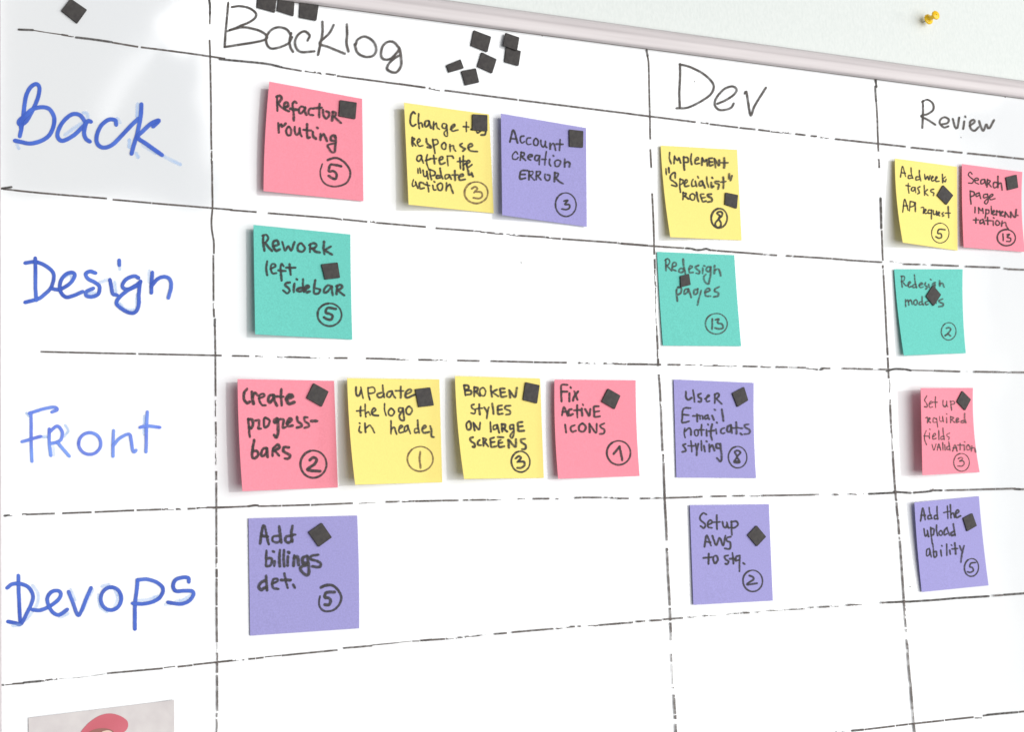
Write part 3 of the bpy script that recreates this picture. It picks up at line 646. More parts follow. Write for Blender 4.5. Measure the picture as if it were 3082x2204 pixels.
# ------------------------------------------------------------------ the handwriting on the notes
# per note: one line per word or phrase, strokes apart by ";"; "=" the number, "%" its ring where that is left open
HAND = """
@refactor
405,375 400,480 408,605;395,380 445,365 475,400 450,450 415,480;420,490 470,550 530,590;520,560 580,530 575,485 535,480 520,530 540,590 590,615;715,480 690,460 655,490 660,560 670,640 675,765;620,575 690,590 740,590;850,555 800,540 760,580 765,640 800,645 850,590;860,560 855,620 880,670;990,575 945,570 915,620 930,670 985,680;1095,505 1090,600 1090,710;1000,570 1080,560 1120,560;1150,600 1160,680 1200,735 1245,700 1250,640 1210,620;1310,630 1305,700 1300,765;1310,630 1360,640 1350,690 1310,700;1340,710 1390,760 1440,805
420,815 425,880 430,960;430,860 470,830 480,870 540,820;590,870 550,930 570,1000 620,1000 630,920 590,870;690,880 690,950 720,1000 760,960 770,900;770,900 780,980 800,1020;890,830 890,950 900,1050 930,1045;840,920 900,930 950,930;985,960 990,1020 1030,1065;1055,885 1060,890;1110,990 1110,1080;1115,1040 1160,990 1190,1040 1215,1100;1350,1040 1320,1010 1280,1040 1280,1090 1330,1100;1350,1020 1360,1110 1350,1200 1340,1280 1290,1280 1230,1190 1250,1160 1340,1140
=1440,1513 1350,1493 1270,1493 1245,1593 1320,1593 1370,1643 1360,1713 1310,1713 1245,1673
%1135,1483 1105,1593 1120,1713 1190,1803 1300,1843 1420,1833 1530,1783 1590,1673 1580,1563 1500,1453 1400,1388 1320,1378 1225,1413
@change
375,275 345,250 305,320 300,430 340,480 385,455;435,285 430,400 445,515;440,440 480,430 500,490;600,400 550,400 535,460 560,490 610,440 600,400;605,430 635,510;680,415 675,530;685,480 720,430 735,500 770,530;880,445 830,440 820,500 870,520 890,470;895,470 900,560 905,640 870,640 850,590 890,540;960,530 1020,480 1010,450 965,500 985,560 1070,545
1210,420 1210,565;1165,490 1245,495;1290,535 1360,545;1380,570 1395,595 1440,565;1455,625 1510,620 1530,570
330,665 325,740 335,800;330,670 370,690 330,735;340,740 385,800;415,760 460,720 440,685 410,740 440,805 500,800;560,690 570,760 620,800 630,830 580,825;665,700 680,800 700,920;670,710 730,700 750,760 680,800;850,750 810,790 825,850 870,850 880,780 850,750;945,785 950,890;950,810 1000,800 1010,850 1035,885;1140,765 1110,790 1150,830 1190,850 1160,885;1245,830 1310,800 1290,765 1245,800 1270,880 1390,895
470,960 420,970 405,1030 440,1055 480,1000 470,960;480,1000 510,1080;575,950 560,1020 570,1100 600,1190;550,1040 620,1020;680,960 690,1040 695,1090;630,1010 720,1010;770,1040 830,1010 810,975 770,1020 790,1100 860,1080;900,970 905,1040 915,1120;910,970 980,970 1000,1000
1105,1000 1115,1170;1070,1060 1200,1050;1160,970 1160,1100 1165,1190;1170,1110 1210,1090 1230,1180;1220,1100 1270,1060 1240,1040 1210,1100 1240,1150 1300,1110
420,1180 425,1245;455,1170 465,1240;505,1200 520,1290 560,1290 570,1220;570,1220 590,1340;620,1190 625,1280 645,1350;630,1190 700,1230 690,1280 640,1290;780,1290 730,1290 730,1330 790,1320;785,1170 800,1260 825,1335;920,1270 870,1280 870,1340 920,1320 935,1280;940,1280 965,1340;1025,1210 1030,1360;985,1280 1070,1275;1095,1310 1165,1290 1145,1260 1095,1300 1110,1360 1190,1350;1245,1210 1255,1270 1290,1270;1300,1240 1320,1300
350,1360 330,1430 345,1465 390,1430 385,1390;385,1400 420,1490;510,1410 460,1400 445,1450 460,1500 520,1490;570,1400 590,1480 600,1545;530,1430 610,1450;665,1450 680,1520 710,1520;690,1385 695,1390;790,1410 740,1450 760,1520 810,1520 825,1440 790,1410;890,1410 885,1530;890,1480 940,1430 970,1500 995,1570
=1300,1500 1350,1470 1390,1500 1340,1560;1370,1550 1450,1560 1470,1620 1420,1660 1330,1650
@account
405,575 460,385 530,590;425,520 510,530;630,480 585,490 575,550 600,595 640,575;740,510 690,520 675,580 700,620 745,610;830,520 795,560 800,620 850,630 870,570 830,520;910,550 915,620 950,660 980,620;985,570 985,640 1005,665;1060,600 1065,690;1070,640 1110,600 1135,640 1150,710;1225,545 1220,640 1215,710;1165,610 1265,615
530,770 500,735 450,790 455,850 510,860 540,830;590,745 575,870;590,745 640,760 630,800 590,810;600,820 660,875;710,820 770,810 760,785 715,790 700,840 740,870;890,800 830,800 810,860 850,880 890,820;890,820 885,940;1000,740 985,840 975,945;930,860 990,860;1055,860 1050,930 1070,965;1115,800 1118,805;1190,870 1140,900 1150,970 1200,970 1235,900 1190,870;1300,860 1300,980;1300,930 1350,900 1385,930 1375,980
690,1045 600,1045 570,1100 575,1180 655,1165;590,1110 650,1105;720,1055 715,1190;720,1060 780,1060 770,1110 720,1120;740,1130 800,1195;840,1060 835,1190;840,1060 900,1060 890,1110 840,1125;860,1130 910,1190;980,1105 975,1160 1010,1205 1050,1190 1060,1130 1020,1110;1140,1075 1130,1220;1140,1080 1190,1090 1180,1140 1140,1150;1150,1160 1210,1220 1270,1255
=1290,1540 1350,1530 1300,1595 1370,1600 1375,1650 1320,1680 1255,1670
@implement
410,215 405,300 430,385;490,270 480,385;490,280 540,340 560,290 590,375;640,280 640,380 650,490;640,290 700,290 710,360 650,370;765,235 755,320 770,400;830,340 880,320 870,285 830,320 830,390 890,385;940,300 935,410;945,300 980,360 1010,320 1025,420;1105,300 1050,310 1055,360 1065,425 1110,410;1060,360 1105,360;1140,310 1160,450;1150,320 1215,420 1220,330;1300,300 1305,380 1300,455;1250,375 1355,375
350,480 355,560;395,460 400,530;500,620 495,535 435,570 425,640 470,680 520,720 520,760 445,740;580,640 575,740 585,850;580,645 630,660 620,710 590,730;660,720 700,680 680,650 650,700 665,760 720,750;790,650 770,700 780,760 820,750;830,680 850,755;870,600 880,620;940,670 900,690 895,750 940,740 950,690;950,700 985,780;1015,610 1020,690 1045,770;1090,700 1095,780 1125,760;1105,615 1110,625;1210,680 1155,680 1160,710 1215,730 1200,800;1285,610 1290,700 1285,790;1250,690 1320,680;1380,560 1380,630;1425,590 1405,660
630,860 625,970;630,865 680,880 650,920;660,920 720,965;780,880 740,910 755,970 805,980 820,910 780,880;850,860 860,940 880,1000;960,885 915,895 930,960 950,1010 1000,1000;930,950 985,940;1085,885 1035,890 1030,920 1090,950 1095,1000 1035,1015
=1225,1240 1180,1200 1220,1170 1265,1190 1260,1240 1200,1300 1155,1360 1170,1420 1230,1420 1245,1360 1210,1290 1225,1240
@addweek
262,390 295,220 345,380;275,320 340,330;440,370 395,370 395,415 450,405;435,245 440,330 465,410;570,390 520,390 515,440 570,430;570,285 575,370 595,450
655,350 670,430 705,380 725,440 745,370;770,420 795,390 780,375 765,420 780,460 810,445;835,430 860,400 845,385 830,430 845,465 890,460;945,350 950,480;990,390 955,430 990,470 1005,430
390,500 390,580 400,650;355,530 415,540;500,560 455,560 440,600 470,620 500,580;500,580 510,640;580,550 545,570 560,610 570,650 545,665;650,530 655,685;700,600 660,640 710,690;800,590 765,600 760,630 805,650 800,690
300,960 330,755 385,930;315,860 375,860;420,790 410,940;430,790 490,810 480,860 425,880;505,810 505,950
600,890 640,890 635,980;650,960 680,930 665,915 650,950 665,985 695,980;765,930 720,930 715,980 760,980;770,930 765,1070;800,940 805,1000 840,990 850,950;850,950 855,1010;875,1000 900,970 885,960 870,1000 900,1020;960,970 940,990 970,1020 950,1030;1040,875 1050,1050;1000,980 1070,980
=985,1250 890,1245 870,1310 920,1315 930,1370 890,1390 840,1365
@search
1425,340 1395,310 1365,350 1390,390 1450,440 1430,490 1375,490;1480,450 1530,440 1520,410 1475,420 1480,480 1530,505;1630,430 1580,440 1570,500 1620,490 1640,440;1640,450 1655,520;1680,430 1670,550;1690,440 1725,460 1690,500;1700,500 1740,550;1830,480 1785,480 1775,540 1800,570 1840,545;1850,380 1850,560;1855,510 1900,490 1920,600
1395,620 1400,720 1410,830;1400,620 1460,640 1460,690 1410,710;1540,650 1490,670 1500,710 1540,690;1545,650 1570,740;1660,670 1620,680 1620,730 1670,720;1680,670 1690,780 1660,830 1630,800 1670,750;1710,730 1770,690 1750,670 1710,710 1730,760 1800,745
1475,885 1475,970;1535,890 1535,980;1540,900 1580,940 1600,900 1610,980;1655,920 1650,1000 1640,1060;1655,925 1700,930 1700,980 1660,990;1740,870 1745,990;1760,980 1795,950 1780,930 1760,970 1775,1010 1800,1000;1830,940 1825,1010;1835,950 1870,960 1880,940 1890,1020;1900,990 1935,960 1920,950 1900,990 1920,1025 1960,1015;1970,960 1965,1040;1975,970 2030,1040;2060,960 2060,1050;2060,970 2130,1050 2150,920;2170,1015 2175,1018
1490,1060 1490,1140;1450,1090 1530,1090;1600,1080 1560,1100 1560,1150 1610,1130;1610,1090 1630,1160;1680,1050 1685,1165;1650,1100 1740,1105;1770,1110 1775,1175;1780,1055 1785,1060;1840,1100 1810,1140 1840,1180 1880,1150 1840,1100;1920,1110 1910,1190;1920,1150 1970,1130 1990,1190 2020,1240
=1930,1320 1935,1425;2000,1330 2040,1325 2000,1370 2055,1390 2050,1440 1995,1440
@rework
395,320 390,430 410,560;385,320 440,305 475,350 450,410 410,440;430,450 480,510 530,565;560,490 640,460 620,400 560,420 555,500 600,560 660,545;705,430 750,560 800,490 850,560 900,430;1010,445 960,480 960,560 1030,580 1070,520 1010,445;1160,460 1155,580;1150,470 1210,440 1260,470 1230,520 1165,530;1200,530 1250,580 1310,595;1385,420 1375,520 1390,615;1490,500 1400,550;1400,560 1510,625
455,745 440,850 455,955;515,860 590,820 580,785 530,790 515,860 545,930 600,930;720,810 690,775 675,830 680,930 690,1045;645,885 750,895;820,790 830,870 840,950;770,840 910,840
820,1085 770,1090 750,1130 800,1170 820,1220 780,1260 720,1215;900,1110 890,1180 890,1230;938,1030 942,1034;1040,1170 970,1180 940,1210 990,1230 1040,1200;1040,1035 1040,1120 1055,1230;1080,1190 1135,1160 1110,1130 1080,1180 1100,1240 1150,1230;1240,1050 1225,1160 1220,1260 1290,1260 1320,1200 1260,1180;1510,1150 1450,1130 1400,1170 1380,1240 1430,1240 1500,1160;1510,1150 1515,1220 1525,1280;1600,1140 1590,1270;1590,1140 1650,1120 1680,1160 1610,1210;1620,1220 1710,1290
=1570,1513 1440,1498 1410,1573 1470,1593 1520,1623 1500,1683 1440,1683 1385,1653
@pages
345,170 350,260 350,345;335,180 380,155 410,200 390,250 350,270;370,275 440,350;460,290 520,260 500,215 460,240 455,320 510,350;640,330 590,310 560,360 600,380 650,350;630,165 640,270 665,390;730,330 780,290 750,270 725,320 740,380 790,380;880,265 830,290 860,330 900,360 890,400 850,390;950,310 950,390;975,270 980,272;1080,290 1030,290 1010,340 1050,370 1080,320;1080,290 1080,400 1060,520 1040,570 980,520 970,450 1000,410;1145,270 1140,390;1150,340 1200,320 1230,360 1245,430
545,620 520,680 525,760 535,840;545,620 600,640 590,710 550,740;710,650 660,660 650,730 700,700 715,650;715,650 760,780;860,650 810,670 810,735 860,720 870,650;925,675 900,760 875,860 865,905;990,710 1070,670 1040,640 990,680 1000,760 1070,765;1215,615 1150,650 1150,690 1200,710 1200,760 1130,775
=1105,1140 1100,1300;1160,1150 1210,1140 1190,1200 1260,1220 1280,1280 1220,1300 1155,1285
@modals
400,230 400,320 410,400;395,225 445,230 440,290 400,310;415,315 460,370 500,380;510,360 550,330 530,310 505,350 520,400 560,390;630,360 590,370 590,410 640,400;610,205 620,310 645,410;690,370 745,350 720,330 690,370 710,410 750,400;790,330 780,370 820,400 800,430;845,360 850,400;875,275 880,280;930,330 900,360 940,370;950,330 940,400;1020,300 1025,380;1025,350 1070,340 1095,400
460,610 465,715;465,640 500,610 515,690;515,640 550,610 575,680;630,610 600,640 610,690 650,680 655,630 630,610;730,640 690,650 690,690 740,680;735,560 735,640 755,690;830,630 790,650 800,690 830,680;960,620 965,660;1065,595 1010,620 1030,650 1075,670 1070,710 1010,720
=1130,1070 1170,1060 1200,1090 1160,1150 1105,1195 1150,1170 1195,1195
@create
340,280 300,340 295,440 340,505 385,490;425,330 430,430 450,515;440,400 470,340 520,380;545,430 630,390 610,355 550,380 550,470 590,540 640,545;780,380 710,390 690,470 720,500 770,430 780,380;780,390 800,480 830,545;905,290 900,400 910,535;820,400 930,405;990,440 1080,410 1080,375 1020,380 990,450 1030,515 1110,495
365,770 375,900 390,1050;370,770 430,780 440,860 410,920 390,900;490,790 540,790 540,860 530,920 560,925;640,750 620,830 640,905 690,870 710,790 640,750;830,760 790,790 800,830 850,800;850,770 850,880 850,1000 820,1070 790,1030;890,770 940,780 930,870 930,910 970,900;1000,840 1070,790 1040,760 1000,820 1020,880 1080,875;1160,740 1170,800 1230,850 1230,890 1165,905;1320,740 1280,740 1290,800 1350,850 1350,890 1290,910;1400,800 1480,800
460,1115 440,1230 430,1380 480,1400 525,1350 510,1290 450,1290;650,1240 600,1260 575,1350 610,1370 660,1310 670,1250;670,1250 680,1380;770,1250 760,1360;790,1230 850,1180 870,1230 800,1280;800,1290 860,1355;1020,1230 950,1230 940,1290 1000,1330 1050,1360 1020,1410 970,1410
=1370,1433 1420,1393 1475,1423 1450,1493 1330,1583 1350,1603 1530,1618
@update
280,250 280,330 300,390 340,370 360,300;360,250 375,340 395,425;475,260 480,350 505,450;480,260 560,250 590,300 570,340 490,350;690,340 630,360 640,410 700,410 735,360;715,220 725,320 740,410;860,310 800,330 785,390 830,410 870,350;870,320 890,380 920,420;1010,240 1010,340 1010,420;930,305 1050,310;1090,370 1180,320 1160,280 1100,320 1085,390 1120,420 1235,370
355,570 350,640 355,715;295,635 405,625;430,530 430,640 440,730;440,680 480,650 510,700;545,670 600,620 570,590 535,650 560,700 640,710
745,520 745,620 770,705;855,595 810,640 820,700 870,710 905,650 855,595;1040,590 980,590 980,650 1030,640 1045,590;1045,600 1060,720 1060,790 1010,780 985,720 1010,670;1145,560 1095,610 1110,680 1160,690 1195,620 1145,560
340,890 330,950 350,990 365,985;340,835 343,838;425,840 430,910 435,980;440,920 500,870 540,910 580,985
850,800 850,900 850,1005;855,930 900,900 920,950 940,1010;985,930 1040,890 1010,870 980,930 990,990 1050,980;1120,870 1075,900 1075,970 1120,940 1125,880;1125,890 1165,1000;1285,920 1240,930 1240,990 1290,980;1285,790 1290,890 1310,990;1365,930 1420,900 1400,870 1360,920 1380,990 1470,980;1490,885 1510,960 1510,1050 1545,1060
=1325,1305 1315,1420 1330,1560
@broken
310,220 320,300 330,375;310,220 370,220 380,270 330,300;340,300 420,310 420,360 340,375;475,250 475,390;480,250 530,260 520,310 480,320;500,320 570,385;620,255 570,290 580,370 640,385 660,310 620,255;745,230 750,310 765,400;840,290 765,330;770,330 865,395;965,270 900,275 905,330 920,405 995,395;910,335 970,330;1045,300 1060,415;1050,300 1140,410 1170,260
465,530 430,545 440,590 490,620 480,680 430,670;555,530 555,610 565,690;510,600 600,590;640,580 680,650;710,580 690,660 680,750;770,520 780,600 790,680;920,545 860,560 860,620 865,685 935,680;860,620 920,610;1060,550 990,555 980,600 1050,630 1060,680 1000,695
390,805 345,850 360,930 410,930 420,850 390,805;460,830 480,950;470,840 550,940 570,830
735,820 745,970;840,860 790,880 790,940 840,920 850,870;850,870 880,985;920,850 930,970;925,850 980,860 970,910 930,920;950,920 1010,970;1110,860 1060,870 1060,930 1110,920;1115,870 1120,1000 1090,1080 1060,1040 1100,980;1255,815 1190,830 1190,900 1200,960 1285,955;1195,890 1260,885
450,1065 410,1080 420,1130 480,1170 480,1225 450,1220;560,1110 530,1140 540,1190 580,1195;620,1090 625,1200;620,1080 670,1100 640,1140;650,1150 700,1210;790,1070 740,1090 745,1150 755,1220 830,1210;745,1150 800,1140;900,1110 870,1130 880,1220 960,1210;880,1160 930,1150;865,1060 945,1065;1030,1110 1040,1230;1040,1110 1145,1220 1155,1100;1300,1090 1240,1100 1250,1150 1310,1190 1310,1250 1260,1260
=1150,1408 1200,1373 1235,1403 1180,1463;1200,1463 1280,1463 1290,1523 1240,1563 1180,1563
@fix
470,210 380,215 375,340 380,475;380,320 470,320;510,350 510,475;530,250 533,258;590,320 640,450;650,320 590,400 570,465
390,700 420,575 480,710;400,650 470,650;540,610 500,620 495,680 520,710 560,690;635,545 635,640 640,735;590,625 690,620;710,600 720,710;730,530 732,535;770,610 830,715 850,610;980,560 910,570 915,660 920,730 1000,725;920,650 990,640
440,865 455,980;590,870 540,890 530,940 560,975 610,960;720,840 665,890 675,960 740,970 775,900 720,840;835,850 840,980;840,850 940,990 955,850;1070,840 1010,870 1030,910 1080,940 1070,1000 1010,1010
=1230,1333 1325,1218;1325,1218 1345,1313 1368,1433
@user
460,270 460,360 500,400 550,370;575,245 590,340 600,430;700,300 660,320 670,360 710,380 700,430 665,430;770,380 840,340 820,320 790,380 800,430 840,420;930,310 930,450;930,320 975,295 1000,330 960,380;960,385 1040,465
530,535 440,535 405,580 400,680 400,770 505,750;410,640 500,650;575,665 610,665;640,640 645,750;650,660 680,650 690,710;700,660 730,660 735,710;810,650 770,670 770,710 810,700;815,650 840,715;890,660 915,725;930,560 935,565;1045,560 1060,650 1070,740
440,870 430,940 445,1010;450,910 510,860 540,900 540,970;640,890 600,910 610,980 650,980 660,920 640,890;715,810 710,890 715,975;680,890 750,890;795,890 800,985;820,800 822,806;885,800 865,900 870,990 885,1050;830,910 920,900;950,880 960,950;965,770 968,775;1080,860 1040,880 1030,930 1060,950 1085,940;1190,810 1140,840 1135,910 1180,920 1200,850;1200,830 1210,940;1280,770 1285,860 1285,950;1230,860 1310,855;1340,860 1375,865;1355,950 1370,965;1475,800 1420,810 1430,850 1500,890 1490,950 1420,960
450,1120 410,1140 440,1180 455,1230 400,1250;540,1075 550,1150 555,1240;500,1150 590,1150;615,1120 630,1200;660,1120 640,1220 635,1300;710,1075 715,1220;755,1150 770,1240;795,1075 798,1080;840,1130 845,1240;850,1180 890,1140 925,1225;1010,1120 960,1120 960,1180 1000,1190;1020,1120 1040,1280 1040,1370 1020,1405 970,1350
=1345,1260 1300,1225 1255,1250 1290,1330 1245,1400 1250,1422 1330,1422 1322,1380 1290,1330 1345,1260;1260,1400 1315,1400
@setreq
690,280 655,350 690,410 695,460 655,460;730,420 780,390 760,370 730,410 740,470 785,460;830,300 830,390 835,470;800,385 860,385
955,360 955,430 985,460 1010,430;1015,370 1015,430 1030,455;1075,370 1085,440 1095,510;1080,375 1130,370 1140,410 1090,420
675,640 700,630 700,720;715,690 745,650 730,640 715,690 750,715;845,660 800,640 795,710 840,710;850,650 860,730 870,790;900,620 905,690 950,690 950,620;950,640 965,700;1015,640 1015,715;1015,575 1018,578;1080,620 1080,715;1085,620 1130,640 1095,670;1100,670 1145,715;1175,690 1210,660 1190,640 1170,680 1180,715 1215,700;1310,680 1255,690 1260,720 1310,710;1310,570 1310,650 1330,720
680,850 655,920 655,1000 685,1075;645,935 720,940;735,890 735,975;740,825 742,828;790,950 835,920 820,890 790,930 790,985 840,975;885,850 890,990;970,940 925,950 925,990 970,980;955,810 960,890 975,990;1060,890 1020,910 1025,940 1060,960 1050,990
775,1075 805,1165 840,1070;860,1165 885,1065 915,1165;865,1120 910,1125;950,1045 955,1165;985,1080 990,1165;1050,1100 1020,1120 1025,1160 1060,1150;1050,1030 1070,1165;1115,1180 1150,1080 1185,1180;1120,1130 1180,1130;1235,1060 1235,1160;1200,1085 1290,1085;1305,1090 1305,1165;1310,1030 1312,1034;1370,1080 1340,1120 1360,1165 1400,1140 1370,1080;1425,1100 1420,1180;1430,1130 1470,1130 1490,1200
=1205,1305 1250,1285 1275,1310 1225,1345;1230,1345 1285,1345 1300,1385 1265,1425 1200,1425
@billings
340,520 400,230 480,530;370,400 460,410;660,400 560,410 545,480 620,510 680,470;655,255 665,370 685,500;860,400 770,410 755,480 800,510 860,480;870,245 850,350 865,490;870,380 905,380
445,650 440,770 445,890 520,870 530,770 450,770;580,820 575,880;555,655 560,658;665,640 655,770 660,890;730,640 725,770 735,890;795,740 790,880;805,670 808,674;900,730 890,880;900,760 950,740 970,870;1100,730 1040,760 1040,850 1100,840;1120,750 1130,870 1140,990 1110,1040 1050,1010 1000,950 1020,900 1100,880;1280,710 1180,730 1170,780 1270,810 1330,850 1310,910 1200,900
430,1130 360,1160 320,1230 360,1280 430,1240;440,1060 445,1170 455,1280;540,1180 620,1140 620,1100 560,1110 540,1190 560,1250 630,1265;740,1020 760,1130 790,1240;690,1120 830,1120;885,1200 905,1240
=1550,1316 1420,1326 1395,1401 1460,1411 1490,1461 1460,1521 1400,1521
%1315,1391 1300,1481 1310,1551 1360,1611 1440,1631 1540,1606 1620,1531 1660,1431 1640,1331 1560,1231 1480,1201 1400,1211 1330,1241
@aws
570,265 525,245 475,300 480,360 540,410 560,450 530,490 485,460;600,440 670,400 640,360 600,400 605,470 660,485;745,285 745,390 750,500;700,395 790,390
840,390 850,460 890,480 910,440;910,400 930,480 950,485;985,385 985,480 990,595;985,390 1060,380 1090,430 1040,480 990,485
545,790 580,610 650,770;560,710 640,720;675,620 735,765 790,650 850,770 885,620;970,630 910,650 910,700 960,720 970,780 950,830 880,820
615,910 610,1070;530,975 660,965;690,960 690,1020 720,1065 760,1010 745,945 720,940
925,935 870,950 890,1000 935,1030 920,1075 890,1070;1000,900 1010,980 1015,1065;960,990 1050,990;1100,940 1060,960 1050,1020 1100,1010;1120,940 1115,1070 1115,1190;1180,1060 1195,1075
=1280,1265 1335,1290 1340,1330 1280,1370 1240,1410 1395,1390
@upload
590,480 625,275 665,460;600,390 665,390;760,390 715,400 715,450 765,440;730,265 740,350 775,440;860,390 820,400 820,450 870,440;860,250 860,340 870,450
1025,240 1035,440;970,345 1060,325;1075,220 1080,330 1085,430;1085,380 1120,350 1145,420;1165,370 1215,330 1190,300 1160,360 1180,425 1240,400
645,610 665,730 700,690;700,640 720,735;755,590 765,720 780,850;760,600 810,620 800,700 770,710;850,550 850,640 870,720;920,640 890,680 920,720 950,680 920,640;1020,590 980,640 980,710 1020,690;1020,600 1060,710;1130,650 1090,680 1100,720 1150,700;1125,530 1140,630 1155,720
730,930 690,960 690,1050 730,1030 740,960;740,950 765,1065;790,860 800,960 810,1070 850,1050 845,980 800,990;920,960 930,1050;935,885 938,890;1015,860 1020,1040;1065,960 1075,1020;1095,875 1098,880;1150,840 1165,1020;1110,940 1190,930;1230,890 1260,970;1300,890 1270,1010 1250,1150
=1480,1160 1410,1170 1390,1230 1430,1240 1450,1290 1400,1320 1355,1310
"""
TRACE = {}
for ln in HAND.strip().splitlines():
    if ln[0] == '@':
        cur = TRACE[ln[1:]] = {'words': [], 'num': [], 'ring': None}
        continue
    st = [[tuple(float(q) for q in p.split(',')) for p in k.split()] for k in ln.lstrip('=%').split(';')]
    if ln[0] == '=':
        cur['num'] = st
    elif ln[0] == '%':
        cur['ring'] = st[0]
    else:
        cur['words'].append(st)


# ------------------------------------------------------------------ sticky notes
def bil(q, u, v):
    return tuple((1 - v) * ((1 - u) * q[0][i] + u * q[1][i]) + v * ((1 - u) * q[3][i] + u * q[2][i]) for i in (0, 1))


def inv_bil(q, x, y):
    u = v = 0.5
    for _ in range(8):
        p = bil(q, u, v)
        e = (p[0] - x, p[1] - y)
        du = tuple((1 - v) * (q[1][i] - q[0][i]) + v * (q[2][i] - q[3][i]) for i in (0, 1))
        dv = tuple((1 - u) * (q[3][i] - q[0][i]) + u * (q[2][i] - q[1][i]) for i in (0, 1))
        D = du[0] * dv[1] - du[1] * dv[0]
        u -= (e[0] * dv[1] - e[1] * dv[0]) / D
        v -= (du[0] * e[1] - du[1] * e[0]) / D
    return u, v


class Note:
    NU = 20

    def __init__(self, key, colour, quad, lift, label, bow=(0, 0), pw=1.7):
        self.q = quad
        self.lift = [x / 1000 for x in lift]          # TL TR BR BL in mm
        self.bow = bow                                # sideways bow of left and right edge, px
        self.pw = pw
        self.colour = colour
        c = bil(quad, 0.5, 0.5)
        self.root = empty("sticky_note", at(c[0], c[1], 0))
        tag(self.root, label, "sticky note", "sticky notes on the whiteboard")
        n = self.NU
        # front sheet and back sheet a paper's thickness apart, closed round the rim
        T = 0.00022
        front, back, faces = [], [], []
        for j in range(n + 1):
            for i in range(n + 1):
                u, v = i / n, j / n
                x, y = self.px(u, v)
                p = at(x, y, self.h(u, v))
                front.append(p)
                back.append(p + Vector((0, T, 0)))
        m = (n + 1) ** 2
        idx = lambda i, j: j * (n + 1) + i
        for j in range(n):
            for i in range(n):
                a, b, c_, d = idx(i, j), idx(i + 1, j), idx(i + 1, j + 1), idx(i, j + 1)
                faces.append((a, d, c_, b))
                faces.append((m + a, m + b, m + c_, m + d))
        rim = [idx(i, 0) for i in range(n)] + [idx(n, j) for j in range(n)] + [idx(i, n) for i in range(n, 0, -1)] + [idx(0, j) for j in range(n, 0, -1)]
        for k in range(len(rim)):
            a, b = rim[k], rim[(k + 1) % len(rim)]
            faces.append((a, b, m + b, m + a))
        o = mesh_of(front + back, faces, "paper", PAPER[colour], self.root, smooth=True)
        md = o.modifiers.new("split", 'EDGE_SPLIT')
        md.split_angle = math.radians(40)

    def px(self, u, v):
        x, y = bil(self.q, u, v)
        b = self.bow[0] * (1 - u) + self.bow[1] * u
        return x + b * 4 * v * (1 - v), y

    def h(self, u, v):
        u = min(1.05, max(-0.05, u))
        v = min(1.05, max(-0.05, v))
        tl, tr, br, bl = self.lift
        vs = max(0.0, v) ** 1.4
        L = tl + (bl - tl) * vs
        Rr = tr + (br - tr) * vs
        k = max(0.0, 1 - u) ** self.pw
        k2 = 1 - max(0.0, 1 - abs(2 * u - 1)) * 0.35
        return 0.00045 + max(0.0, L * k + Rr * (1 - k) * k2)

    def surf(self, x, y, off):
        u, v = inv_bil(self.q, x, y)
        u -= (self.bow[0] * (1 - u) + self.bow[1] * u) * 4 * v * (1 - v) / max(1.0, abs(self.q[1][0] - self.q[0][0]))
        return at(x, y, self.h(u, v) + off)


def c4(o, *pts):
    return [(o[0] + p[0] / S4, o[1] + p[1] / S4) for p in pts]


ROWN = {}
